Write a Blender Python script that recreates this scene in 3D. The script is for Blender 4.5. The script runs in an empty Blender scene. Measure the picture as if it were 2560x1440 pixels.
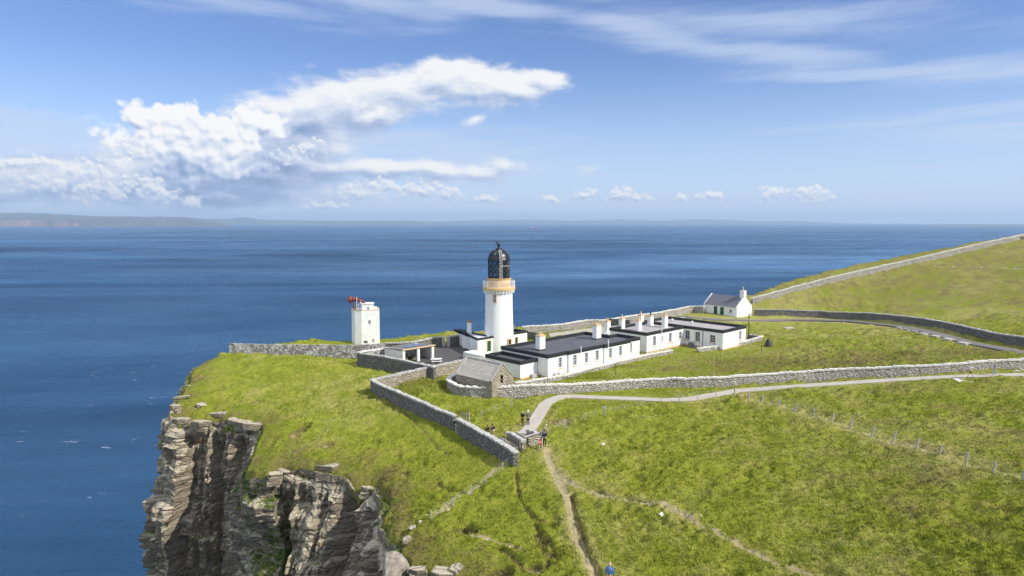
import bpy, bmesh, math, random
import numpy as np
from mathutils import Vector, Matrix
random.seed(7)
R = math.radians
SC = bpy.context.scene
COL = SC.collection

# ------------------------------------------------------------------ camera
FPX, CX, CY, CAMZ = 1700.0, 1280.0, 720.0, 108.0
PITCH = math.atan(167/FPX)
cam = bpy.data.cameras.new('camera'); cam.sensor_width = 36; cam.lens = 36*FPX/2560
cam.clip_start = 0.5; cam.clip_end = 200000
camo = bpy.data.objects.new('camera', cam); COL.objects.link(camo)
camo.location = (0, 0, CAMZ); camo.rotation_euler = (R(90)-PITCH, 0, 0)
SC.camera = camo
SC.view_settings.view_transform = 'Standard'; SC.view_settings.look = 'None'
SC.view_settings.gamma = 1; SC.view_settings.exposure = 0.4
SC.cycles.max_bounces = 6; SC.cycles.volume_bounces = 0
SC.cycles.volume_step_rate = 10; SC.cycles.volume_max_steps = 8

# ------------------------------------------------------------------ sun
SUN_EL = R(40); SUN_H = (0.914, -0.407)       # to the right of and behind the camera
sund = Vector((SUN_H[0]*math.cos(SUN_EL), SUN_H[1]*math.cos(SUN_EL), math.sin(SUN_EL)))
sl = bpy.data.lights.new('sun', 'SUN'); sl.energy = 3.9; sl.angle = R(0.5); sl.color = (1, 0.95, 0.87)
so = bpy.data.objects.new('sun', sl); COL.objects.link(so)
so.rotation_euler = sund.to_track_quat('Z', 'Y').to_euler()

# ------------------------------------------------------------------ node helper
class NT:
    def __init__(s, tree): s.t = tree
    def n(s, typ, **kw):
        nd = s.t.nodes.new(typ)
        for k, v in kw.items():
            if k == 'ins':
                for kk, vv in v.items(): s.set(nd.inputs[kk], vv)
            else: setattr(nd, k, v)
        return nd
    def set(s, inp, v):
        if isinstance(v, bpy.types.NodeSocket): s.t.links.new(v, inp)
        elif v is not None: inp.default_value = v
    def m(s, op, a, b=None, c=None, clamp=False):
        nd = s.t.nodes.new('ShaderNodeMath'); nd.operation = op; nd.use_clamp = clamp
        s.set(nd.inputs[0], a); s.set(nd.inputs[1], b)
        if c is not None: s.set(nd.inputs[2], c)
        return nd.outputs[0]
    def ramp(s, f, stops, mode='LINEAR'):
        nd = s.t.nodes.new('ShaderNodeValToRGB'); s.set(nd.inputs[0], f); cr = nd.color_ramp
        cr.interpolation = mode
        while len(cr.elements) < len(stops): cr.elements.new(0.5)
        for e, (p, c) in zip(cr.elements, stops):
            e.position = p; e.color = (c[0], c[1], c[2], 1) if not isinstance(c, (int, float)) else (c, c, c, 1)
        return nd.outputs[0]
    def mix(s, f, a, b, bt='MIX'):
        nd = s.t.nodes.new('ShaderNodeMix'); nd.data_type = 'RGBA'; nd.blend_type = bt; nd.clamp_factor = True
        def c4(v): return (v[0], v[1], v[2], 1) if isinstance(v, tuple) else v
        s.set(nd.inputs[0], f); s.set(nd.inputs[6], c4(a)); s.set(nd.inputs[7], c4(b))
        return nd.outputs[2]
    dims = '3D'
    def noise(s, vec, scale, detail=4, rough=0.55, out=0, dist=0):
        nd = s.t.nodes.new('ShaderNodeTexNoise'); nd.noise_dimensions = s.dims
        s.set(nd.inputs['Vector'], vec); s.set(nd.inputs['Scale'], scale)
        nd.inputs['Detail'].default_value = detail; nd.inputs['Roughness'].default_value = rough
        nd.inputs['Distortion'].default_value = dist
        return nd.outputs[out]
    def mapr(s, f, a, b, c=0.0, d=1.0, t='LINEAR'):
        nd = s.t.nodes.new('ShaderNodeMapRange'); nd.interpolation_type = t
        for i, v in enumerate((f, a, b, c, d)): s.set(nd.inputs[i], v)
        return nd.outputs[0]
    def mapping(s, vec, scale=(1, 1, 1), loc=(0, 0, 0), rot=(0, 0, 0)):
        nd = s.t.nodes.new('ShaderNodeMapping'); s.set(nd.inputs[0], vec)
        nd.inputs['Scale'].default_value = scale; nd.inputs['Location'].default_value = loc
        nd.inputs['Rotation'].default_value = rot
        return nd.outputs[0]
    def xyz(s, x, y, z):
        nd = s.t.nodes.new('ShaderNodeCombineXYZ')
        for i, v in enumerate((x, y, z)): s.set(nd.inputs[i], v)
        return nd.outputs[0]

# ------------------------------------------------------------------ rays through the view, used to survey the place
F_ = np.array([0, math.cos(PITCH), -math.sin(PITCH)]); U_ = np.array([0, math.sin(PITCH), math.cos(PITCH)])
def ray(px, py):
    return F_ + np.array([1, 0, 0])*((px-CX)/FPX) + U_*(-(py-CY)/FPX)
def P(px, py, z):
    d = ray(px, py); t = (z-CAMZ)/d[2]; return np.array([d[0]*t, d[1]*t, z])
def PD(px, py, y):
    d = ray(px, py); t = y/d[1]; return np.array([d[0]*t, y, CAMZ+d[2]*t])
def azel(px, py):
    d = ray(px, py); return math.atan2(d[0], d[1]), math.atan2(d[2], math.hypot(d[0], d[1]))

# ------------------------------------------------------------------ world: daylight sky with clouds
def build_world():
    w = bpy.data.worlds.new('World'); SC.world = w; w.use_nodes = True
    t = w.node_tree; t.nodes.clear(); N = NT(t)
    # cloud fields as groups of direction-angle coordinates (azimuth, elevation in radians); blobs: (px, py, rx, ry, weight, tilt)
    def field_group(name, blobs, warps, noises, stretch=(1, 1), lump=0.0, lsc=30, blend=0.2):
        g = bpy.data.node_groups.new(name, 'ShaderNodeTree')
        g.interface.new_socket('Vector', in_out='INPUT', socket_type='NodeSocketVector')
        g.interface.new_socket('Value', in_out='OUTPUT', socket_type='NodeSocketFloat')
        M = NT(g); M.dims = '2D'; gi = g.nodes.new('NodeGroupInput'); go = g.nodes.new('NodeGroupOutput')
        v = gi.outputs[0]; sv = M.mapping(v, (stretch[0], stretch[1], 1)); cv = v
        for sc_, am in warps:
            wn = M.n('ShaderNodeVectorMath', operation='SUBTRACT'); M.set(wn.inputs[0], M.noise(sv, sc_, 4, 0.55, out=1)); wn.inputs[1].default_value = (0.5, 0.5, 0.5)
            ws = M.n('ShaderNodeVectorMath', operation='SCALE'); M.set(ws.inputs[0], wn.outputs[0]); ws.inputs[3].default_value = am
            ad = M.n('ShaderNodeVectorMath', operation='ADD'); M.set(ad.inputs[0], cv); M.set(ad.inputs[1], ws.outputs[0]); cv = ad.outputs[0]
        sp = M.n('ShaderNodeSeparateXYZ'); M.set(sp.inputs[0], cv)
        cur = None
        for (px, py, rx, ry, wt, rot) in blobs:
            a, e = azel(px, py); c_, s_ = math.cos(R(rot)), math.sin(R(rot))
            dx = M.m('SUBTRACT', sp.outputs[0], a); dy = M.m('SUBTRACT', sp.outputs[1], e)
            ux = M.m('ADD', M.m('MULTIPLY', dx, c_*FPX/rx), M.m('MULTIPLY', dy, s_*FPX/rx))
            uy = M.m('ADD', M.m('MULTIPLY', dx, -s_*FPX/ry), M.m('MULTIPLY', dy, c_*FPX/ry))
            r2 = M.m('ADD', M.m('MULTIPLY', ux, ux), M.m('MULTIPLY', uy, uy))
            f = M.m('MULTIPLY', M.m('SUBTRACT', 1.0, M.m('SQRT', r2)), wt)
            cur = f if cur is None else M.m('SMOOTH_MAX', cur, f, blend)
        for sc_, det, am in noises:
            cur = M.m('ADD', cur, M.m('MULTIPLY', M.m('SUBTRACT', M.noise(sv, sc_, det, 0.58), 0.5), am))
        if lump:
            for k, (ls, la) in enumerate(((lsc, 1.0), (lsc*2.6, 0.5))):
                vo = M.n('ShaderNodeTexVoronoi', feature='SMOOTH_F1', voronoi_dimensions='2D'); M.set(vo.inputs['Vector'], M.mapping(cv, (1, 1.15, 1), (k*.37, 0, 0))); vo.inputs['Scale'].default_value = ls
                vo.inputs['Smoothness'].default_value = 0.35
                cur = M.m('ADD', cur, M.m('MULTIPLY', M.m('SUBTRACT', 0.42, vo.outputs['Distance']), lump*la))
        M.set(go.inputs[0], cur)
        return g
    hard = [(400, 325, 105, 60, 1, 0), (445, 300, 55, 42, 1, 0), (345, 300, 42, 28, 1, 0), (560, 335, 100, 55, 1, 0), (622, 292, 55, 44, 1, 0), (680, 312, 45, 36, 1, 0), (470, 390, 110, 70, .9, 0),
            (600, 380, 80, 60, .9, 0), (545, 425, 60, 36, .8, 0)]
    small = [(385, 474, 50, 24, 1, -20), (482, 505, 26, 13, 1, 0), (330, 383, 44, 17, .8, -10), (225, 434, 60, 24, .8, 0), (140, 452, 70, 22, .6, 0), (750, 378, 44, 16, .5, 25), (250, 470, 70, 24, .6, 0), (900, 482, 60, 20, .9, 0), (955, 470, 50, 22, .9, 0), (1050, 474, 62, 20, .9, 0), (1120, 486, 34, 16, .8, 0), (1215, 498, 30, 11, .9, 0), (1380, 498, 26, 11, .8, 0), (1465, 488, 24, 14, .9, 0),
             (1560, 486, 38, 20, 1, 0), (1590, 494, 40, 10, .8, 0), (1700, 492, 20, 9, .7, 0), (1775, 489, 34, 13, .9, 0), (1932, 486, 34, 19, 1, 0), (2030, 489, 44, 19, 1, 0), (810, 514, 60, 9, .7, 0), (60, 410, 80, 12, .7, 0)]
    soft = [(560, 435, 320, 120, 1, 0), (980, 425, 420, 30, .75, 0), (760, 300, 170, 75, 1, 14), (800, 265, 210, 75, 1, 10), (880, 245, 210, 70, 1, 10), (1000, 235, 230, 66, 1, 4), (1120, 205, 190, 58, 1, 0), (1270, 210, 170, 40, 1, -3), (1360, 200, 70, 28, 1, 0), (1130, 175, 110, 34, 1, 0),
            (700, 400, 170, 70, .9, 10), (940, 285, 190, 38, .9, 12), (330, 440, 170, 60, .9, 0), (200, 440, 180, 44, .8, 0), (90, 470, 240, 50, .8, 0), (560, 485, 180, 36, 1, 0), (1195, 290, 40, 10, .35, 12), (1090, 270, 60, 14, .6, 0),
            (860, 430, 220, 26, .6, 4)]
    dark = [(570, 480, 190, 60, 1, 0), (430, 425, 100, 40, .7, 0), (700, 400, 120, 50, .9, 10), (330, 480, 80, 36, .7, 0), (760, 330, 110, 44, .7, 14), (480, 360, 50, 26, .35, 0), (950, 290, 160, 24, .45, 10), (60, 385, 240, 16, .6, -6), (700, 430, 200, 40, .5, 0), (500, 430, 60, 30, .5, 0)]
    cir = [(900, 0, 300, 26, .7, -4), (1250, 20, 330, 30, .9, -6), (1600, 75, 330, 36, 1, -11), (1900, 135, 330, 38, 1, -10), (2230, 172, 400, 24, 1, -2), (2600, 160, 300, 26, 1, 3),
           (2250, 300, 420, 14, .55, 2), (2500, 330, 300, 18, .6, -3), (2300, 425, 300, 12, .6, 3), (1150, 410, 380, 30, .9, -2), (1250, 440, 420, 16, .7, 0), (1000, 365, 400, 22, .7, 3),
           (90, 360, 330, 34, .95, -8), (150, 415, 380, 44, .9, -2), (250, 520, 600, 24, .8, 0), (1000, 505, 600, 20, .7, 0), (1750, 500, 900, 34, .9, 0), (2300, 520, 500, 24, .7, 0),
           (1900, 60, 500, 40, .5, -6), (600, 10, 400, 20, .35, -4), (200, 330, 420, 22, .8, -7), (900, 345, 420, 26, .8, 4), (1150, 385, 360, 14, 1, 3), (500, 430, 800, 100, .75, 4), (1100, 430, 500, 60, .6, 0)]
    gH = field_group('cumulus_field', hard, ((16, 0.022), (50, 0.010)), ((9, 2, 0.4), (70, 5, 0.5)), lump=0.75, lsc=28)
    gP = field_group('small_cumulus_field', small, ((40, 0.012),), ((60, 5, 0.9),), lump=0.8, lsc=80)
    gM = field_group('soft_cloud_field', soft, ((14, 0.035),), ((11, 7, 1.3), (40, 6, 0.9)), (0.55, 1.25))
    gD = field_group('cloud_shade_field', dark, ((16, 0.03),), ((14, 5, 0.7),), blend=0.3)
    gS = field_group('cirrus_field', cir, ((14, 0.04),), ((30, 8, 1.15), (9, 4, 0.7)), (0.20, 1.6))
    tc = N.n('ShaderNodeTexCoord'); sp = N.n('ShaderNodeSeparateXYZ'); N.set(sp.inputs[0], tc.outputs['Generated'])
    az = N.m('ARCTAN2', sp.outputs[0], sp.outputs[1]); el = N.m('ARCSINE', sp.outputs[2])
    v = N.xyz(az, el, 0.0)
    def grp(g, vec):
        nd = N.n('ShaderNodeGroup'); nd.node_tree = g; N.set(nd.inputs[0], vec); return nd.outputs[0]
    def off(dx, dy):
        nd = N.n('ShaderNodeVectorMath', operation='ADD'); N.set(nd.inputs[0], v); nd.inputs[1].default_value = (dx, dy, 0); return nd.outputs[0]
    dk = N.mapr(grp(gD, v), -0.1, 0.7, 0, 1, 'SMOOTHSTEP')
    h0 = grp(gH, v); h1 = grp(gH, off(0.0035, 0.0065))
    aH = N.mapr(h0, -0.05, 0.26, 0, 1, 'SMOOTHSTEP')
    tH = N.m('SUBTRACT', N.m('ADD', 0.90, N.m('MULTIPLY', N.m('SUBTRACT', h0, h1), 0.9)), N.m('MULTIPLY', dk, 0.56))
    p0 = grp(gP, v); p1 = grp(gP, off(0.0015, 0.004))
    aP = N.m('MULTIPLY', N.mapr(p0, -0.25, 0.35, 0, 1, 'SMOOTHSTEP'), 0.9)
    tP = N.m('ADD', 0.68, N.m('MULTIPLY', N.m('SUBTRACT', p0, p1), 0.5))
    m0 = grp(gM, v); m1 = grp(gM, off(0.006, 0.012))
    aM = N.m('MULTIPLY', N.mapr(m0, -0.15, 0.50, 0, 1, 'SMOOTHSTEP'), 0.95)
    tM = N.m('SUBTRACT', N.m('ADD', N.mapr(el, 0.03, 0.18, 0.52, 0.78), N.m('MULTIPLY', N.m('SUBTRACT', m0, m1), 0.75)), N.m('MULTIPLY', dk, 0.34))
    def ccol(tt): return N.ramp(tt, [(0.0, (0.25, 0.35, 0.58)), (0.25, (0.36, 0.46, 0.70)), (0.5, (0.55, 0.64, 0.83)), (0.75, (0.80, 0.85, 0.94)), (0.95, (1.0, 1.0, 1.0))])
    aS = N.m('MULTIPLY', N.mapr(grp(gS, v), -0.30, 0.85, 0, 1, 'SMOOTHSTEP'), 0.68)
    sky = N.n('ShaderNodeTexSky'); sky.sky_type = 'NISHITA'; sky.sun_disc = False
    sky.sun_elevation = SUN_EL; sky.sun_rotation = math.atan2(SUN_H[0], SUN_H[1])
    sky.altitude = 100; sky.air_density = 1.0; sky.dust_density = 0.25; sky.ozone_density = 3.0
    sk = N.mix(1.0, sky.outputs[0], (0.72, 0.78, 1.0), 'MULTIPLY')
    sk = N.mix(N.mapr(el, 0.0, 0.24, 0.66, 0.0, 'SMOOTHSTEP'), sk, (4.4, 5.6, 7.4))
    # broken bright cloud added out of view, behind and overhead, to lift shaded sides
    g = N.noise(N.mapping(tc.outputs['Generated'], (1, 1, 1.6)), 2.2, 7, 0.6)
    aG = N.m('MULTIPLY', N.mapr(g, 0.44, 0.56, 0, 0.95, 'SMOOTHSTEP'), N.m('MAXIMUM', N.mapr(sp.outputs[1], 0.15, -0.15), N.mapr(el, 0.55, 0.8)))
    def bg(c, s_):
        b = N.n('ShaderNodeBackground'); N.set(b.inputs[0], c if not isinstance(c, tuple) else (*c, 1)); b.inputs[1].default_value = s_; return b.outputs[0]
    cur = bg(sk, 0.107)
    for fac, sh in ((aG, bg((0.93, 0.96, 1), 1.15)), (aS, bg((0.60, 0.70, 0.90), 0.76)), (aM, bg(ccol(tM), 0.74)), (aH, bg(ccol(tH), 0.76)), (aP, bg(ccol(tP), 0.74))):
        mx = N.n('ShaderNodeMixShader'); N.set(mx.inputs[0], fac); N.set(mx.inputs[1], cur); N.set(mx.inputs[2], sh); cur = mx.outputs[0]
    o = N.n('ShaderNodeOutputWorld'); N.set(o.inputs[0], cur)
    w.cycles.sampling_method = 'MANUAL'; w.cycles.sample_map_resolution = 512
build_world()

# ------------------------------------------------------------------ numpy noise
def _h(ix, iy, seed):
    n = (ix.astype(np.int64)*374761393 + iy.astype(np.int64)*668265263 + seed*974711) & 0x7fffffff
    n = ((n ^ (n >> 13))*1274126177) & 0x7fffffff
    return ((n ^ (n >> 16)) & 0xffff)/65535.0
def vnoise(x, y, seed=0):
    ix = np.floor(x); iy = np.floor(y); fx = x-ix; fy = y-iy
    fx = fx*fx*(3-2*fx); fy = fy*fy*(3-2*fy)
    a = _h(ix, iy, seed); b = _h(ix+1, iy, seed); c = _h(ix, iy+1, seed); d = _h(ix+1, iy+1, seed)
    return (a+(b-a)*fx)*(1-fy)+(c+(d-c)*fx)*fy-0.5
def fbm(x, y, oct=4, seed=0, g=0.5):
    s = 0; a = 1.0
    for i in range(oct):
        c, sn = math.cos(i*1.3), math.sin(i*1.3)
        s = s+a*vnoise((x*c-y*sn)*2**i, (x*sn+y*c)*2**i, seed+i*17); a *= g
    return s
def sstep(x, a, b):
    t = np.clip((x-a)/(b-a), 0, 1); return t*t*(3-2*t)

# ------------------------------------------------------------------ terrain survey
ctrl = []
for (px, py, z) in [(480, 925, 84.4), (430, 1005, 83.4), (550, 1000, 83.2), (620, 1060, 82.7), (700, 1130, 82.0), (800, 1000, 83.9), (860, 1165, 82.0),
        (960, 1200, 82.0), (960, 1310, 81.6), (1010, 1400, 82.2), (1150, 1440, 82.6), (1290, 1300, 83.4), (1280, 1440, 83.2), (1525, 1465, 84.0),
        (1370, 1115, 84.8), (1260, 1090, 84.4), (1140, 1074, 84.0), (1060, 1040, 83.9), (930, 985, 84.3), (900, 915, 84.6), (700, 900, 84.5), (575, 885, 84.5), (1330, 955, 85),
        (1420, 930, 85), (1600, 900, 85), (1240, 880, 85), (1100, 900, 85), (1170, 920, 85), (1800, 868, 85), (1700, 880, 85), (1000, 880, 84.8),
        (1840, 793, 85), (1758, 787, 85), (1400, 985, 84.8), (1600, 985, 84.8), (1640, 966, 84.8), (1850, 950, 85.4), (2072, 944, 86.2), (2385, 934, 87.6), (2560, 922, 88.2),
        (1920, 865, 85.2), (2100, 860, 86.2), (2300, 890, 87.0), (2000, 820, 85.0), (1700, 1100, 85.3), (2000, 1050, 86.0), (2300, 1050, 87.2), (2560, 1100, 87.6),
        (1900, 1250, 85.6), (2200, 1250, 86.5), (2560, 1300, 87.2), (1700, 1440, 84.8), (2200, 1440, 86.0)]:
    ctrl.append(P(px, py, z))
for (px, py, y) in [(1885, 785, 168), (2072, 791, 163), (2197, 799, 155), (2291, 813, 142), (2385, 833, 128), (2479, 856, 116), (2560, 868, 107),
        (1874, 757, 172), (1979, 731, 175), (2072, 707, 178), (2229, 672, 183), (2369, 640, 188), (2447, 622, 191), (2541, 602, 195)]:
    ctrl.append(PD(px, py, y))
for c in [(0, 0, 84), (60, 0, 86), (120, 40, 90), (150, 0, 92), (210, 100, 104), (240, 210, 110), (-25, 30, 81), (-60, 60, 79), (-50, 135, 84), (-30, 145, 84.2),
          (-10, 150, 84.5), (10, 155, 85), (30, 165, 85), (46, 176, 85.3), (0, 130, 85), (-15, 125, 85), (-28, 128, 84.0), (-32, 134, 83.4), (-26, 138, 83.4), (0, -60, 84), (250, -60, 95)]:
    ctrl.append(np.array(c, float))
ctrl = np.array(ctrl)
def _phi(r2): return r2*np.log(r2+1e-9)*0.5
_n = len(ctrl); _S = 50.0; _q = ctrl[:, :2]/_S
_D = ((_q[:, None]-_q[None])**2).sum(-1)
_A = np.zeros((_n+3, _n+3)); _A[:_n, :_n] = _phi(_D)+np.eye(_n)*0.004
_A[:_n, _n] = 1; _A[:_n, _n+1:] = _q; _A[_n, :_n] = 1; _A[_n+1:, :_n] = _q.T
_w = np.linalg.solve(_A, np.concatenate([ctrl[:, 2], np.zeros(3)]))
def T(x, y):
    x = np.asarray(x, float)/_S; y = np.asarray(y, float)/_S
    s = _w[_n]+_w[_n+1]*x+_w[_n+2]*y
    for i in range(_n):
        s = s+_w[i]*_phi((x-_q[i, 0])**2+(y-_q[i, 1])**2)
    return s
def G(px, py, h=0.0, y0=25, y1=420):
    """where the line of sight through a point of the view meets the ground (raised by h)"""
    d = ray(px, py); yy = np.arange(y0, y1, 0.5); t = yy/d[1]
    zz = CAMZ+d[2]*t-(T(d[0]*t, yy)+h)
    k = np.where(zz < 0)[0]
    if len(k) == 0: i = len(yy)-1; return np.array([d[0]*t[i], yy[i], float(T(d[0]*t[i], yy[i]))])
    i = max(k[0], 1); f = zz[i-1]/(zz[i-1]-zz[i]); y = yy[i-1]+0.5*f; tt = y/d[1]
    return np.array([d[0]*tt, y, float(T(d[0]*tt, y))])

# ------------------------------------------------------------------ mesh helpers
def wloc(o):
    v = np.zeros(3)
    while o is not None: v += np.array(o.location); o = o.parent
    return v
class MB:
    def __init__(s): s.v = []; s.f = []; s.mi = []; s.cur = 0
    def poly(s, pts):
        k = len(s.v); s.v += [tuple(float(c) for c in p) for p in pts]; s.f.append(tuple(range(k, k+len(pts)))); s.mi.append(s.cur)
    def grid(s, rows, close=False):
        k = len(s.v); n = len(rows[0])
        for r in rows: s.v += [tuple(float(c) for c in p) for p in r]
        for i in range(len(rows)-1):
            for j in range(n if close else n-1):
                a = k+i*n+j; b = k+i*n+(j+1) % n
                s.f.append((a, b, b+n, a+n)); s.mi.append(s.cur)
    def box(s, o, a, b, c):
        o, a, b, c = [np.array(q, float) for q in (o, a, b, c)]
        p = [o, o+a, o+a+b, o+b, o+c, o+a+c, o+a+b+c, o+b+c]
        if np.dot(np.cross(a, b), c) < 0: p = [p[0], p[3], p[2], p[1], p[4], p[7], p[6], p[5]]
        k = len(s.v); s.v += [tuple(q) for q in p]
        for f in [(0, 3, 2, 1), (4, 5, 6, 7), (0, 1, 5, 4), (1, 2, 6, 5), (2, 3, 7, 6), (3, 0, 4, 7)]:
            s.f.append(tuple(k+i for i in f)); s.mi.append(s.cur)
    def cbox(s, c, sx, sy, sz, ang=0, tilt=None):
        """box standing on point c"""
        ca, sa = math.cos(ang), math.sin(ang); a = np.array([ca, sa, 0])*sx; b = np.array([-sa, ca, 0])*sy
        up = np.array([0, 0, sz], float)
        if tilt is not None: up = up+np.array([tilt[0], tilt[1], 0])*sz
        s.box(np.array(c)-a/2-b/2, a, b, up)
    def tube(s, p0, p1, r0, r1=None, n=8, caps=True):
        if r1 is None: r1 = r0
        p0 = np.array(p0, float); p1 = np.array(p1, float); d = p1-p0; d = d/(np.linalg.norm(d)+1e-9)
        h = np.array([0, 0, 1.0]) if abs(d[2]) < .9 else np.array([1.0, 0, 0])
        e = np.cross(d, h); e /= np.linalg.norm(e); g = np.cross(d, e)
        k = len(s.v)
        for p, r in ((p0, r0), (p1, r1)):
            for i in range(n):
                a = 2*math.pi*i/n; s.v.append(tuple(p+(e*math.cos(a)+g*math.sin(a))*r))
        for i in range(n):
            s.f.append((k+i, k+n+i, k+n+(i+1) % n, k+(i+1) % n)); s.mi.append(s.cur)
        if caps:
            s.f.append(tuple(k+i for i in range(n))); s.f.append(tuple(k+n+i for i in reversed(range(n)))); s.mi += [s.cur]*2
    def path(s, pts, r, n=8):
        for i in range(len(pts)-1):
            rr = r if not isinstance(r, list) else None
            s.tube(pts[i], pts[i+1], rr if rr else r[i], rr if rr else r[i+1], n)
    def lathe(s, c, prof, n=32, a0=0, a1=2*math.pi):
        full = abs(a1-a0-2*math.pi) < 1e-6; m = n if full else n+1
        rows = [[(c[0]+r*math.cos(a0+(a1-a0)*i/n), c[1]+r*math.sin(a0+(a1-a0)*i/n), z) for i in range(m)] for r, z in prof]
        s.grid(rows, close=full)
    def prism(s, pts, z0, z1):
        n = len(pts); k = len(s.v)
        s.v += [(p[0], p[1], z0) for p in pts]+[(p[0], p[1], z1) for p in pts]
        for i in range(n):
            j = (i+1) % n; s.f.append((k+i, k+j, k+n+j, k+n+i)); s.mi.append(s.cur)
        s.f.append(tuple(k+n+i for i in range(n))); s.f.append(tuple(k+i for i in reversed(range(n)))); s.mi += [s.cur]*2
    def build(s, name, mat, parent=None, smooth=False, loc=None):
        me = bpy.data.meshes.new(name)
        o = bpy.data.objects.new(name, me); COL.objects.link(o)
        if parent is not None: o.parent = parent; off = wloc(parent)
        elif loc is not None: o.location = tuple(loc); off = np.array(loc, float)
        else: off = np.zeros(3)
        vv = np.array(s.v, float)-off
        me.from_pydata([tuple(q) for q in vv], [], s.f)
        for m in (mat if isinstance(mat, list) else [mat]): me.materials.append(m)
        if isinstance(mat, list): me.polygons.foreach_set('material_index', s.mi)
        if smooth: me.polygons.foreach_set('use_smooth', [True]*len(me.polygons))
        me.update(); return o
def bigmesh(name, V, Fc, mat, attrs=None, smooth=True):
    me = bpy.data.meshes.new(name); n = len(V); m = len(Fc); k = Fc.shape[1]
    me.vertices.add(n); me.vertices.foreach_set('co', V.astype(np.float32).ravel())
    me.loops.add(m*k); me.loops.foreach_set('vertex_index', Fc.astype(np.int32).ravel())
    me.polygons.add(m); me.polygons.foreach_set('loop_start', np.arange(0, m*k, k, dtype=np.int32))
    me.polygons.foreach_set('loop_total', np.full(m, k, np.int32))
    me.polygons.foreach_set('use_smooth', np.full(m, smooth))
    me.materials.append(mat)
    for nm, a in (attrs or {}).items():
        at = me.attributes.new(nm, 'FLOAT', 'POINT'); at.data.foreach_set('value', a.astype(np.float32))
    me.update(calc_edges=True)
    o = bpy.data.objects.new(name, me); COL.objects.link(o); return o
def tag(o, label=None, cat=None, group=None, kind=None):
    if label: o['label'] = label
    if cat: o['category'] = cat
    if group: o['group'] = group
    if kind: o['kind'] = kind
    return o
def thing(name, loc, label, cat, group=None):
    o = bpy.data.objects.new(name, None); COL.objects.link(o); o.location = tuple(float(c) for c in loc)
    o.empty_display_size = 0.5
    return tag(o, label, cat, group)

# ------------------------------------------------------------------ materials
MATS = {}
def mat(name, base=(0.5, 0.5, 0.5), rough=0.7, metal=0, var=0.0, vscale=2.0, bump=0.0, bscale=8.0, spec=None, dirt=None):
    m = bpy.data.materials.new(name); m.use_nodes = True; t = m.node_tree; N = NT(t)
    b = t.nodes['Principled BSDF']; b.inputs['Base Color'].default_value = (*base, 1)
    b.inputs['Roughness'].default_value = rough; b.inputs['Metallic'].default_value = metal
    if spec is not None: b.inputs['Specular IOR Level'].default_value = spec
    geo = N.n('ShaderNodeNewGeometry').outputs['Position']
    c = None
    if var:
        n = N.noise(geo, vscale, 5, 0.6)
        c = N.mix(N.mapr(n, 0.3, 0.7), tuple(x*(1-var) for x in base), tuple(min(1, x*(1+var)) for x in base))
    if dirt:
        dc, amt, ds = dirt
        n = N.noise(N.mapping(geo, (1, 1, 0.35)), ds, 6, 0.65)
        c = N.mix(N.m('MULTIPLY', N.mapr(n, 0.52, 0.75), amt), c if c is not None else base, dc)
    if c is not None: N.set(b.inputs['Base Color'], c)
    if bump:
        bn = N.n('ShaderNodeBump'); bn.inputs['Strength'].default_value = bump; bn.inputs['Distance'].default_value = 0.05
        N.set(bn.inputs['Height'], N.noise(geo, bscale, 5, 0.6)); N.set(b.inputs['Normal'], bn.outputs[0])
    MATS[name] = m; return m
M_white = mat('white_paint', (0.83, 0.83, 0.81), 0.6, var=0.03, vscale=1.5, bump=0.35, bscale=7, dirt=((0.5, 0.48, 0.42), 0.5, 1.1))
M_whitetower = mat('white_brickwork', (0.85, 0.85, 0.83), 0.55, var=0.03, vscale=2)
M_trim = mat('sandstone_trim', (0.58, 0.41, 0.25), 0.75, var=0.12, vscale=4)
M_ochre = mat('ochre_paint', (0.62, 0.42, 0.17), 0.55, var=0.06)
M_black = mat('black_paint', (0.018, 0.019, 0.022), 0.55, var=0.25, vscale=3)
M_ironblk = mat('black_iron', (0.012, 0.013, 0.016), 0.35, var=0.2, vscale=4, spec=0.6)
M_felt = mat('grey_roof_felt', (0.085, 0.088, 0.10), 0.75, var=0.2, vscale=0.7, dirt=((0.16, 0.16, 0.165), 0.6, 0.9))
M_feltl = mat('pale_roof_felt', (0.36, 0.33, 0.32), 0.85, var=0.14, vscale=0.6, dirt=((0.22, 0.2, 0.18), 0.7, 0.8))
M_glass = mat('window_glass', (0.035, 0.045, 0.06), 0.08, spec=0.8)
M_frame = mat('white_window_frame', (0.8, 0.8, 0.8), 0.5)
M_green = mat('green_door_paint', (0.02, 0.09, 0.05), 0.5, var=0.15)
M_pot = mat('buff_chimney_pot', (0.60, 0.44, 0.25), 0.7, var=0.15)
M_red = mat('red_oxide_paint', (0.19, 0.04, 0.028), 0.55, var=0.25, vscale=2)
M_steel = mat('galvanised_steel', (0.5, 0.52, 0.55), 0.4, metal=0.6)
M_slate = mat('slate_grey_metal', (0.13, 0.14, 0.16), 0.55, var=0.12, vscale=1.5)
M_post = mat('weathered_timber', (0.36, 0.34, 0.29), 0.85, var=0.3, vscale=6)
M_postd = mat('dark_timber', (0.09, 0.07, 0.05), 0.85, var=0.3, vscale=6)
M_wood = mat('plank_timber', (0.30, 0.27, 0.22), 0.85, var=0.25, vscale=5)
M_wire = mat('fence_wire', (0.35, 0.36, 0.37), 0.5, metal=0.5)
M_conc = mat('pale_concrete', (0.42, 0.39, 0.36), 0.9, var=0.12, vscale=1.5, bump=0.2, bscale=10)
M_path = mat('path_concrete', (0.43, 0.385, 0.33), 0.9, var=0.1, vscale=0.8, bump=0.2, bscale=10, dirt=((0.2, 0.2, 0.12), 0.4, 1.0))
M_tar = mat('tarmac', (0.075, 0.07, 0.068), 0.9, var=0.25, vscale=0.6, bump=0.2, bscale=12)
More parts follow.
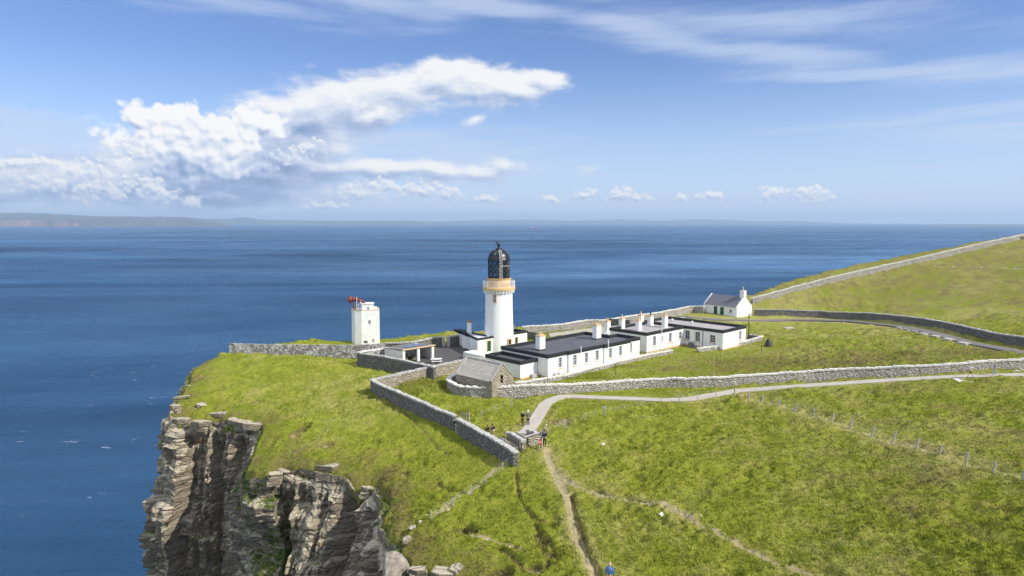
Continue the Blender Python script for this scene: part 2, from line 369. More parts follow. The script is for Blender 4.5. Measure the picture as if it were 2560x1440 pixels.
M_road = mat('worn_tarmac', (0.15, 0.145, 0.14), 0.9, var=0.2, vscale=0.7)
M_solar = mat('solar_panel_blue', (0.015, 0.025, 0.09), 0.15, spec=0.7)
M_dark = mat('dark_void', (0.02, 0.02, 0.02), 0.9)
M_rust = mat('rust', (0.25, 0.10, 0.04), 0.8, var=0.3)
M_wboard = mat('white_slab', (0.72, 0.70, 0.66), 0.8, var=0.1)

def mat_tower():
    t = M_whitetower.node_tree; N = NT(t); b = t.nodes['Principled BSDF']
    tc = N.n('ShaderNodeTexCoord').outputs['Object']
    sp = N.n('ShaderNodeSeparateXYZ'); N.set(sp.inputs[0], tc)
    an = N.m('MULTIPLY', N.m('ARCTAN2', sp.outputs[0], sp.outputs[1]), 2.5)
    br = N.n('ShaderNodeTexBrick'); N.set(br.inputs['Vector'], N.xyz(an, sp.outputs[2], 0.0))
    br.inputs['Scale'].default_value = 1.0; br.inputs['Brick Width'].default_value = 0.55; br.inputs['Row Height'].default_value = 0.24
    br.inputs['Mortar Size'].default_value = 0.02; br.inputs['Mortar Smooth'].default_value = 1
    br.inputs['Color1'].default_value = (1, 1, 1, 1); br.inputs['Color2'].default_value = (.85, .85, .85, 1); br.inputs['Mortar'].default_value = (0, 0, 0, 1)
    nz = N.noise(tc, 5, 4, 0.6)
    bn = N.n('ShaderNodeBump'); bn.inputs['Strength'].default_value = 0.7; bn.inputs['Distance'].default_value = 0.05
    N.set(bn.inputs['Height'], N.m('ADD', br.outputs['Color'], N.m('MULTIPLY', nz, 1.2))); N.set(b.inputs['Normal'], bn.outputs[0])
mat_tower()

def mat_drystone(name, c1, c2, joint, sx=2.2, sz=5.5, white=0.0):
    m = bpy.data.materials.new(name); m.use_nodes = True; t = m.node_tree; N = NT(t); b = t.nodes['Principled BSDF']
    geo = N.n('ShaderNodeNewGeometry').outputs['Position']
    v = N.mapping(geo, (sx, sx, sz))
    wv = N.n('ShaderNodeVectorMath', operation='ADD'); N.set(wv.inputs[0], v)
    sc = N.n('ShaderNodeVectorMath', operation='SCALE'); N.set(sc.inputs[0], N.noise(geo, 1.5, 2, out=1)); sc.inputs[3].default_value = 0.7
    N.set(wv.inputs[1], sc.outputs[0])
    vo = N.n('ShaderNodeTexVoronoi'); N.set(vo.inputs['Vector'], wv.outputs[0]); vo.inputs['Scale'].default_value = 1.0
    ve = N.n('ShaderNodeTexVoronoi', feature='DISTANCE_TO_EDGE'); N.set(ve.inputs['Vector'], wv.outputs[0]); ve.inputs['Scale'].default_value = 1.0
    sp = N.n('ShaderNodeSeparateColor'); N.set(sp.inputs[0], vo.outputs['Color'])
    c = N.mix(sp.outputs[0], c1, c2)
    c = N.mix(N.mapr(N.noise(geo, 0.8, 5, .6), 0.35, 0.7, 0, 0.6), c, tuple(x*0.62 for x in c1))
    c = N.mix(N.mapr(N.noise(geo, 3.0, 5, .7), 0.6, 0.68, 0, 0.75), c, (0.55, 0.54, 0.50))
    if white: c = N.mix(N.mapr(N.noise(geo, 1.2, 6, .7), 0.45, 0.55, 0, white), c, (0.75, 0.74, 0.70))
    c = N.mix(N.mapr(ve.outputs[0], 0.02, 0.14, 0.85, 0), c, joint)
    N.set(b.inputs['Base Color'], c); b.inputs['Roughness'].default_value = 0.92
    bn = N.n('ShaderNodeBump'); bn.inputs['Strength'].default_value = 0.9; bn.inputs['Distance'].default_value = 0.12
    N.set(bn.inputs['Height'], N.m('ADD', N.mapr(ve.outputs[0], 0, 0.3), N.m('MULTIPLY', N.noise(geo, 9, 4), 0.5)))
    N.set(b.inputs['Normal'], bn.outputs[0]); return m
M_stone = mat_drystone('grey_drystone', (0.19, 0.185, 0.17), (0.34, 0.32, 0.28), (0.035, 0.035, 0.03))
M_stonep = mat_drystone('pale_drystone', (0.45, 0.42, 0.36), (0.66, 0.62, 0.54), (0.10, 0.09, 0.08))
M_stonew = mat_drystone('whitewashed_drystone', (0.26, 0.25, 0.23), (0.42, 0.40, 0.36), (0.06, 0.06, 0.05), white=0.8)
M_barn = mat_drystone('tan_rubble_masonry', (0.38, 0.33, 0.24), (0.54, 0.495, 0.38), (0.22, 0.18, 0.13), 1.6, 5.0)
M_copeg = mat('grey_coping_stone', (0.43, 0.42, 0.39), 0.9, var=0.3, vscale=2.5, bump=0.5, bscale=6)
M_cope = mat('lichened_coping_stone', (0.66, 0.64, 0.58), 0.9, var=0.22, vscale=2.5, bump=0.5, bscale=6)
M_stoneslate = mat('stone_slate', (0.45, 0.41, 0.35), 0.9, var=0.16, vscale=1.5, bump=0.4, bscale=6)

def mat_grass(name='meadow_grass', blades=False):
    m = bpy.data.materials.new(name); m.use_nodes = True; t = m.node_tree; N = NT(t); b = t.nodes['Principled BSDF']
    geo = N.n('ShaderNodeNewGeometry').outputs['Position']
    def at(nm): return N.n('ShaderNodeAttribute', attribute_name=nm).outputs['Fac']
    big = N.noise(geo, 0.045, 5, 0.6); mid = N.noise(geo, 0.35, 6, 0.65); fine = N.noise(geo, 2.2, 6, 0.7)
    st = N.noise(N.mapping(geo, (1.6, 0.5, 1), rot=(0, 0, R(35))), 1.6, 6, 0.7)
    lush = N.mix(N.mapr(mid, 0.35, 0.65), (0.190, 0.228, 0.018), (0.300, 0.315, 0.038))
    dry = N.mix(N.mapr(fine, 0.3, 0.7), (0.310, 0.290, 0.075), (0.440, 0.400, 0.155))
    dryf = N.m('ADD', N.m('MULTIPLY', N.m('SUBTRACT', big, 0.5), 1.6), N.m('MULTIPLY', N.m('SUBTRACT', mid, 0.5), 1.2))
    dryf = N.m('ADD', dryf, N.m('MULTIPLY', N.m('SUBTRACT', st, 0.5), 1.3))
    dryf = N.m('ADD', dryf, at('dry'))
    dryf = N.m('ADD', dryf, N.m('MULTIPLY', N.m('SUBTRACT', N.noise(N.mapping(geo, (1, .7, 1), rot=(0, 0, R(-30))), 0.13, 6, 0.7), 0.5), 2.2))
    c = N.mix(N.mapr(dryf, 0.0, 0.85), lush, dry)
    heath = N.mix(N.mapr(fine, 0.35, 0.65), (0.110, 0.080, 0.035), (0.200, 0.150, 0.070))
    hf = N.m('MULTIPLY', N.mapr(N.m('ADD', N.m('ADD', N.m('MULTIPLY', mid, 0.7), N.m('MULTIPLY', fine, 0.3)), at('heath')), 0.62, 0.80), 0.75)
    c = N.mix(hf, c, heath)
    # darker tufts and pale seed heads
    c = N.mix(N.mapr(N.noise(geo, 4.5, 5, 0.75), 0.56, 0.72, 0, 0.5), c, (0.075, 0.105, 0.012))
    c = N.mix(N.mapr(N.noise(geo, 7.5, 4, 0.8), 0.58, 0.72, 0, 0.5), c, (0.46, 0.45, 0.21))
    if blades:
        vm = N.n('ShaderNodeVectorMath', operation='SCALE'); N.set(vm.inputs[0], c); N.set(vm.inputs[3], at('tone')); c = vm.outputs[0]
    if not blades:
        bare = at('bare'); dirtc = N.mix(N.mapr(fine, 0.35, 0.65), (0.33, 0.275, 0.14), (0.50, 0.43, 0.25))
        bf = N.mapr(N.m('ADD', bare, N.m('MULTIPLY', N.m('SUBTRACT', fine, 0.5), 0.9)), 0.45, 0.75)
        c = N.mix(bf, c, dirtc)
        vor = N.n('ShaderNodeTexVoronoi'); N.set(vor.inputs['Vector'], geo); vor.inputs['Scale'].default_value = 1.1
        fl = N.m('MULTIPLY', N.m('LESS_THAN', vor.outputs['Distance'], 0.065), N.m('GREATER_THAN', N.noise(geo, 0.12, 3), 0.56))
        c = N.mix(N.m('MULTIPLY', fl, 0.9), c, (0.62, 0.62, 0.56))
        vy = N.n('ShaderNodeTexVoronoi'); N.set(vy.inputs['Vector'], geo); vy.inputs['Scale'].default_value = 1.7
        fy = N.m('MULTIPLY', N.m('LESS_THAN', vy.outputs['Distance'], 0.07), N.m('GREATER_THAN', N.noise(N.mapping(geo, loc=(30, 9, 0)), 0.10, 3), 0.52))
        c = N.mix(N.m('MULTIPLY', fy, 0.85), c, (0.55, 0.42, 0.03))
        bn = N.n('ShaderNodeBump'); bn.inputs['Strength'].default_value = 1.0; bn.inputs['Distance'].default_value = 0.28
        hh = N.m('ADD', N.m('MULTIPLY', N.noise(geo, 2.6, 6, 0.75), 1.2), N.m('MULTIPLY', st, 0.8))
        N.set(bn.inputs['Height'], hh); N.set(b.inputs['Normal'], bn.outputs[0])
    N.set(b.inputs['Base Color'], c); b.inputs['Roughness'].default_value = 0.95; b.inputs['Specular IOR Level'].default_value = 0.15
    return m
M_grass = mat_grass()
M_blade = mat_grass('grass_blades', True)

def mat_rock():
    m = bpy.data.materials.new('cliff_sandstone'); m.use_nodes = True; t = m.node_tree; N = NT(t); b = t.nodes['Principled BSDF']
    ge = N.n('ShaderNodeNewGeometry'); geo = ge.outputs['Position']
    strata = N.noise(N.mapping(geo, (0.12, 0.12, 1.9)), 1.0, 7, 0.65, dist=0.3)
    big = N.noise(geo, 0.13, 5, 0.6); fine = N.noise(geo, 1.6, 7, 0.7)
    c = N.ramp(strata, [(0.28, (0.125, 0.105, 0.075)), (0.42, (0.245, 0.205, 0.14)), (0.55, (0.345, 0.295, 0.20)), (0.7, (0.47, 0.415, 0.29))])
    c = N.mix(N.mapr(big, 0.40, 0.62), c, N.mix(strata, (0.15, 0.122, 0.092), (0.33, 0.27, 0.195)))
    c = N.mix(N.mapr(N.noise(geo, 0.22, 4, 0.6), 0.63, 0.72, 0, 0.8), c, (0.42, 0.20, 0.055))
    c = N.mix(N.mapr(fine, 0.55, 0.72, 0, 0.55), c, (0.46, 0.43, 0.36))
    sp = N.n('ShaderNodeSeparateXYZ'); N.set(sp.inputs[0], ge.outputs['True Normal'])
    pale = N.mapr(N.m('ADD', sp.outputs[2], N.m('MULTIPLY', N.m('SUBTRACT', fine, 0.5), 0.8)), 0.35, 0.7, 0, 0.8)
    c = N.mix(pale, c, (0.56, 0.49, 0.36))
    at = N.n('ShaderNodeAttribute', attribute_name='moss').outputs['Fac']
    gr = N.mapr(N.m('ADD', N.m('ADD', at, N.m('MULTIPLY', sp.outputs[2], 0.35)), N.m('MULTIPLY', N.m('SUBTRACT', N.noise(geo, 0.55, 6, 0.7), 0.5), 1.6)), 0.45, 0.62)
    c = N.mix(gr, c, N.mix(N.mapr(fine, 0.4, 0.6), (0.045, 0.075, 0.012), (0.12, 0.15, 0.03)))
    N.set(b.inputs['Base Color'], c); b.inputs['Roughness'].default_value = 0.93; b.inputs['Specular IOR Level'].default_value = 0.2
    vc = N.n('ShaderNodeTexVoronoi', feature='DISTANCE_TO_EDGE'); N.set(vc.inputs['Vector'], N.mapping(geo, (0.55, 0.55, 1.1))); vc.inputs['Scale'].default_value = 1.0
    hh = N.m('ADD', N.m('MULTIPLY', strata, 1.6), N.m('ADD', N.m('MULTIPLY', fine, 1.0), N.mapr(vc.outputs[0], 0, 0.08, 0, 0.5)))
    bn = N.n('ShaderNodeBump'); bn.inputs['Strength'].default_value = 1.0; bn.inputs['Distance'].default_value = 0.35
    N.set(bn.inputs['Height'], hh); N.set(b.inputs['Normal'], bn.outputs[0]); return m
M_rock = mat_rock()
M_boulder = mat('lichened_boulder', (0.27, 0.235, 0.18), 0.92, var=0.4, vscale=2.6, bump=1.0, bscale=5, dirt=((0.48, 0.45, 0.38), 0.8, 3.0))

def mat_sea():
    m = bpy.data.materials.new('sea_water'); m.use_nodes = True; t = m.node_tree; N = NT(t); b = t.nodes['Principled BSDF']
    geo = N.n('ShaderNodeNewGeometry').outputs['Position']
    b.inputs['IOR'].default_value = 1.33; b.inputs['Specular Tint'].default_value = (0.62, 0.80, 1, 1); b.inputs['Specular IOR Level'].default_value = 0.42
    streak = N.noise(N.mapping(geo, (0.35, 1.3, 1), rot=(0, 0, R(-12))), 0.0016, 7, 0.62, dist=0.8)
    patch = N.noise(N.mapping(geo, (0.6, 1.0, 1)), 0.006, 6, 0.6, dist=0.5)
    c = N.mix(N.mapr(streak, 0.35, 0.68), (0.001, 0.019, 0.062), (0.004, 0.058, 0.150))
    sw = N.mapping(geo, (0.45, 1.0, 1), rot=(0, 0, R(-14)))
    w1 = N.noise(sw, 0.10, 4, 0.55); w2 = N.noise(sw, 0.33, 5, 0.6); w3 = N.noise(sw, 1.2, 4, 0.6)
    foam = N.m('MULTIPLY', N.mapr(N.noise(sw, 0.16, 9, 0.72), 0.60, 0.69), N.mapr(N.noise(geo, 0.02, 3), 0.50, 0.60))
    sp = N.n('ShaderNodeSeparateXYZ'); N.set(sp.inputs[0], geo)
    foam = N.m('MULTIPLY', foam, N.mapr(sp.outputs[1], 300, 700, 1, 0.25))
    c = N.mix(foam, c, (0.7, 0.75, 0.8))
    N.set(b.inputs['Base Color'], c); b.inputs['Roughness'].default_value = 0.6; b.inputs['Specular IOR Level'].default_value = 0.0
    h = N.m('ADD', N.m('MULTIPLY', w1, 5.0), N.m('ADD', N.m('MULTIPLY', w2, 3.4), N.m('MULTIPLY', w3, 1.3)))
    bn = N.n('ShaderNodeBump'); bn.inputs['Strength'].default_value = 1.0
    N.set(bn.inputs['Distance'], N.m('MULTIPLY', N.mapr(streak, 0.3, 0.7, 1.0, 0.6), 1.8))
    N.set(bn.inputs['Height'], h); N.set(b.inputs['Normal'], bn.outputs[0])
    gs = N.n('ShaderNodeBsdfGlossy'); gs.inputs['Color'].default_value = (0.50, 0.78, 1, 1); N.set(gs.inputs['Normal'], bn.outputs[0])
    N.set(gs.inputs['Roughness'], N.mapr(patch, 0.35, 0.65, 0.18, 0.36))
    fr = N.n('ShaderNodeFresnel'); fr.inputs['IOR'].default_value = 1.33; N.set(fr.inputs['Normal'], bn.outputs[0])
    # wave slopes keep a rough sea from mirroring the horizon even at a grazing angle
    sx = N.m('SUBTRACT', sp.outputs[0], 420.0); sy = N.m('SUBTRACT', sp.outputs[1], 1750.0)
    sy2 = N.m('SUBTRACT', sy, N.m('MULTIPLY', N.m('SINE', N.m('DIVIDE', sx, 380.0)), 260.0))
    wob = N.m('MULTIPLY', N.m('SUBTRACT', N.noise(geo, 0.004, 5, .6), 0.5), 700.0)
    band = N.m('EXPONENT', N.m('MULTIPLY', -1.0, N.m('ADD', N.m('POWER', N.m('DIVIDE', N.m('ADD', sy2, wob), 260.0), 2.0), N.m('POWER', N.m('DIVIDE', sx, 750.0), 2.0))))
    st2 = N.noise(N.mapping(geo, (0.5, 1.2, 1), rot=(0, 0, R(14))), 0.0038, 7, 0.65, dist=0.6)
    calm = N.m('ADD', N.m('MULTIPLY', N.m('SUBTRACT', N.m('ADD', N.m('MULTIPLY', streak, 0.55), N.m('MULTIPLY', st2, 0.45)), 0.5), 1.5), N.m('MULTIPLY', band, 0.34))
    fac = N.m('MULTIPLY', N.mapr(fr.outputs[0], 0.0, 1.0, 0.01, 0.37), N.m('ADD', 0.9, N.m('MAXIMUM', -0.6, N.m('MULTIPLY', calm, 2.5))), clamp=True)
    ms = N.n('ShaderNodeMixShader'); N.set(ms.inputs[0], fac); N.set(ms.inputs[1], b.outputs[0]); N.set(ms.inputs[2], gs.outputs[0])
    N.set(t.nodes['Material Output'].inputs['Surface'], ms.outputs[0]); return m
M_sea = mat_sea()

def mat_hill(name, c1, c2, cliffc):
    m = bpy.data.materials.new(name); m.use_nodes = True; t = m.node_tree; N = NT(t); b = t.nodes['Principled BSDF']
    ge = N.n('ShaderNodeNewGeometry'); geo = ge.outputs['Position']
    c = N.mix(N.mapr(N.noise(N.mapping(geo, (1, 1, 3)), 0.0011, 7, .65), .4, .6), c1, c2)
    sp = N.n('ShaderNodeSeparateXYZ'); N.set(sp.inputs[0], ge.outputs['True Normal'])
    c = N.mix(N.mapr(sp.outputs[2], 0.55, 0.85, 1, 0), c, cliffc)
    N.set(b.inputs['Base Color'], c); b.inputs['Roughness'].default_value = 1; return m
M_hill = mat_hill('moorland', (0.055, 0.05, 0.045), (0.075, 0.08, 0.05), (0.20, 0.13, 0.11))
M_lowland = mat_hill('farmland', (0.05, 0.055, 0.045), (0.085, 0.09, 0.065), (0.2, 0.18, 0.15))

# ------------------------------------------------------------------ helpers on polylines
def pdist(X, Y, pts):
    """distance to a polyline, and signed side of the nearest piece"""
    pts = np.asarray(pts, float); best = np.full(X.shape, 1e9); side = np.zeros(X.shape); par = np.zeros(X.shape); acc = 0.0
    for i in range(len(pts)-1):
        a = pts[i]; b = pts[i+1]; ax, ay = a[0], a[1]; dx, dy = b[0]-ax, b[1]-ay; L2 = dx*dx+dy*dy+1e-12
        t = np.clip(((X-ax)*dx+(Y-ay)*dy)/L2, 0, 1)
        ex = X-ax-t*dx; ey = Y-ay-t*dy; d = np.sqrt(ex*ex+ey*ey); k = d < best
        best = np.where(k, d, best); side = np.where(k, np.sign(dx*ey-dy*ex), side); par = np.where(k, acc+t*math.sqrt(L2), par)
        acc += math.sqrt(L2)
    return best, side, par
def inside(X, Y, poly):
    r = np.zeros(X.shape, bool); n = len(poly)
    for i in range(n):
        x1, y1 = poly[i][:2]; x2, y2 = poly[(i+1) % n][:2]
        if y1 == y2: continue
        c = ((y1 > Y) != (y2 > Y)) & (X < (x2-x1)*(Y-y1)/(y2-y1)+x1); r ^= c
    return r
def resample(pts, step):
    pts = [np.array(p[:2], float) for p in pts]; out = []
    for i in range(len(pts)-1):
        L = np.linalg.norm(pts[i+1]-pts[i]); n = max(1, int(round(L/step)))
        for k in range(n): out.append(pts[i]+(pts[i+1]-pts[i])*k/n)
    out.append(pts[-1]); return np.array(out)
def smooth(pts, it=2):
    pts = [np.array(p[:2], float) for p in pts]
    for _ in range(it):
        q = [pts[0]]
        for i in range(len(pts)-1):
            q.append(pts[i]*.75+pts[i+1]*.25); q.append(pts[i]*.25+pts[i+1]*.75)
        q.append(pts[-1]); pts = q
    return pts
def GL(pl, h=0.0): return [G(px, py, h) for px, py in pl]

# ------------------------------------------------------------------ sea
def build_sea():
    mb = MB(); rr = [0, 150, 400, 1000, 2500, 6000, 14000, 34000]; n = 96; rows = []
    for r in rr: rows.append([(r*math.cos(2*math.pi*i/n), r*math.sin(2*math.pi*i/n), 0) for i in range(n)])
    mb.grid(rows, close=True); o = mb.build('sea', M_sea); tag(o, 'deep blue open sea with wind ripples', kind='structure')
build_sea()

# ------------------------------------------------------------------ distant shores: long low hills with real depth
def hills(name, label, prof, dist, depth, m, zmin=-4, cliffy=0):
    """prof: (px, py) of the skyline; laid out round the place at a distance of some km"""
    px = np.array([p[0] for p in prof], float); py = np.array([p[1] for p in prof], float)
    xs = np.arange(px[0], px[-1]+1, 4.0); ys = np.interp(xs, px, py)
    rows = []
    for k, f in enumerate([0, 0.03, 0.12, 0.3, 0.55, 0.8, 1.0, 1.3, 1.7]):
        row = []
        for x, y in zip(xs, ys):
            dd = ray(x, y); top = CAMZ+dd[2]*(dist+depth)/dd[1]
            d = dist+depth*f+fbm(np.array(x*0.02), np.array(f*3.0), 3, 5)*depth*0.12
            sh = [0, 0.12+0.5*cliffy, 0.30+0.4*cliffy, 0.5+.25*cliffy, 0.72, 0.92, 1, 0.7, 0][k]
            if k == 1 and cliffy: sh = 0.12+0.5*cliffy*float(sstep(np.array(330-x), 0, 250))
            z = zmin+(top-zmin)*max(0, sh*(1+0.25*float(fbm(np.array(x*0.035), np.array(f*6.0), 4, 9))*(0 if k == 6 else 1)))
            az = math.atan2(dd[0], dd[1]); rr = d/math.cos(az)*1.0
            row.append((rr*math.sin(az), rr*math.cos(az), z))
        rows.append(row)
    mb = MB(); mb.grid(rows); tag(mb.build(name, m), label, kind='structure')
hills('hills', 'hazy moorland island with red sea cliffs across the firth', [(-500, 545), (-250, 536), (-60, 533), (60, 532), (160, 536), (250, 541), (330, 541), (400, 542), (455, 542), (500, 548), (545, 556), (575, 564)], 13500, 3500, M_hill, cliffy=0.6)
hills('hills', 'pale low hills beyond the moorland island', [(440, 560), (480, 546), (560, 547), (612, 543), (650, 549), (760, 551), (900, 552), (1010, 551), (1100, 555), (1130, 560)], 21000, 3000, M_lowland)
hills('hills', 'thin line of low islands on the middle of the horizon', [(1000, 560), (1080, 554), (1190, 551), (1330, 549), (1420, 552), (1560, 549), (1650, 551), (1700, 550), (1735, 547), (1800, 549), (1900, 553), (1980, 552), (2060, 555), (2160, 560)], 25000, 3500, M_lowland)
hills('hills', 'low dark cape at the right end of the horizon', [(2290, 567), (2330, 563.5), (2420, 562), (2600, 561), (2900, 560), (3200, 558)], 13000, 1500, M_lowland)

# ------------------------------------------------------------------ cliff rim (walked anticlockwise with the land on the right)
rim_px = [(573, 887), (548, 886), (505, 903), (480, 922), (474, 950), (448, 985), (432, 1010), (450, 1034), (500, 1030), (545, 1026), (590, 1038), (650, 1047), (662, 1062),
          (638, 1090), (612, 1125), (622, 1150), (668, 1160), (705, 1146), (760, 1150), (815, 1160), (868, 1166), (886, 1176), (905, 1186), (948, 1184), (955, 1204), (985, 1240),
          (962, 1285), (980, 1325), (1012, 1345), (1004, 1372), (1035, 1402), (1095, 1425), (1165, 1440)]
rim_back = [(210, 262), (178, 222), (150, 203), (132, 198), (112, 194), (95, 189.5), (78, 183.5), (66, 178), (56, 175.5), (44, 172), (28, 162), (14, 152), (2, 147), (-8, 146), (-20, 142), (-34, 138), (-46, 132), (-51, 124)]
rim_front = [tuple(G(a, b)[:2]) for a, b in rim_px]
rim = rim_back+rim_front+[(-7, 46), (-14, 34), (-22, 10), (-28, -20), (-30, -70)]
LAND = rim+[(330, -70), (330, 262)]
def rimdist(X, Y):
    d, s, p = pdist(X, Y, rim)
    ins = inside(X, Y, LAND); return np.where(ins, d, -d), p      # positive on land

CH = [(G(a, b)[:2], r, dz) for (a, b), r, dz in [((632, 1118), 4.0, 2.4), ((700, 1150), 1.6, .8), ((905, 1190), 1.6, 1.2), ((520, 1030), 2.4, .7), ((446, 1020), 2.5, 1.0)]]
def chute(X, Y):
    s = 0
    for c, r, dz in CH: s = s+dz*np.exp(-((X-c[0])**2+(Y-c[1])**2)/r**2)
    return s
# ------------------------------------------------------------------ features laid on the land
road_px = [(1500, 812), (1620, 800), (1700, 790), (1760, 797), (1822, 801), (1885, 800), (1960, 798.5), (2041, 798.5), (2100, 800), (2150, 802.5), (2229, 811.5), (2322, 829), (2416, 854), (2510, 872.5), (2580, 886), (2700, 915)]
road = smooth([G(a, b) for a, b in road_px[2:]], 2)
path_px = [(1312, 1086), (1335, 1056), (1362, 1012), (1378, 1000), (1404, 991), (1430, 990.5), (1500, 993.5), (1600, 997), (1660, 1000), (1720, 998), (1760, 991), (1840, 977), (1940, 969), (2040, 962), (2140, 955.5), (2240, 949), (2330, 944), (2420, 940), (2500, 938), (2580, 935.5), (2700, 930)]
path = [G(a, b)[:2] for a, b in path_px]
tracks = [  # (view points, half width, depth of wear, bare amount)
    ([(1366, 1118), (1378, 1160), (1398, 1200), (1420, 1245), (1428, 1290), (1440, 1335), (1458, 1375), (1475, 1410), (1492, 1445), (1510, 1490)], 0.42, 0.14, 1.0),
    ([(1385, 1165), (1425, 1200), (1490, 1235), (1560, 1258), (1625, 1262), (1680, 1275), (1760, 1312), (1860, 1360), (1960, 1408), (2040, 1448)], 0.25, 0.08, 0.95),
    ([(1850, 985), (1950, 1015), (2050, 1045), (2150, 1080), (2260, 1110), (2380, 1150), (2480, 1175), (2560, 1200)], 0.6, 0.05, 0.55),
    ([(1135, 1334), (1170, 1340), (1200, 1348), (1240, 1352), (1280, 1362), (1310, 1380)], 0.2, 0.12, 0.8),
    ([(1250, 1162), (1215, 1200), (1180, 1230), (1130, 1262), (1085, 1292)], 0.22, 0.10, 0.7)]
ruts = [([(1290, 1180), (1294, 1210), (1299, 1245), (1312, 1275), (1330, 1293), (1352, 1305), (1380, 1320), (1392, 1324)], 0.22, 0.30), ([(1337, 1312), (1352, 1335), (1372, 1355), (1388, 1385), (1398, 1412)], 0.25, 0.32),
        ([(1340, 1335), (1358, 1365), (1368, 1390), (1373, 1420)], 0.3, 0.35), ([(1392, 1335), (1420, 1350), (1455, 1372), (1475, 1400)], 0.15, 0.18),
        ([(1430, 1235), (1433, 1262), (1440, 1300), (1452, 1335), (1468, 1375), (1484, 1410), (1500, 1440)], 0.26, 0.42),
        ([(1500, 1232), (1560, 1252), (1620, 1258)], 0.2, 0.25), ([(1282, 1366), (1300, 1375), (1335, 1386)], 0.2, 0.25), ([(1240, 1365), (1290, 1400), (1310, 1430)], 0.3, 0.3),
        ([(1095, 1215), (1130, 1232), (1160, 1236)], 0.25, 0.3), ([(1000, 1020), (1060, 1075), (1100, 1120)], 0.2, 0.1), ([(820, 1020), (870, 1000), (925, 992)], 0.25, 0.12)]
hollows = [((748, 1071), 1.5, 1.2), ((1155, 1322), 1.1, 1.0), ((1176, 1328), 0.8, 0.9), ((820, 1110), 0.9, 0.6), ((1118, 1128), 0.7, 0.5), ((1400, 1052), 1.5, 0.3), ((640, 1000), .9, .5),
           ((1010, 1178), 0.8, 0.5), ((1340, 1425), 0.9, 0.5), ((1245, 1438), 1.0, 0.8)]
yard_px = [(1015, 909), (1085, 914), (1155, 901), (1165, 893), (1180, 868), (1160, 862), (1112, 862), (1090, 866), (1085, 880)]
yard = [G(a, b)[:2] for a, b in yard_px]
bumps = [((760, 853), 3.6, 0.75), ((1125, 838), 3.2, 1.5), ((1010, 858), 3, 0.35)]
flat = [((14, 108), 20), ((35, 126), 14), ((-3, 116), 12), ((-6, 95), 5), ((54, 168), 9), ((-18, 113), 7), ((-31, 133), 7), ((-20, 130), 6)]
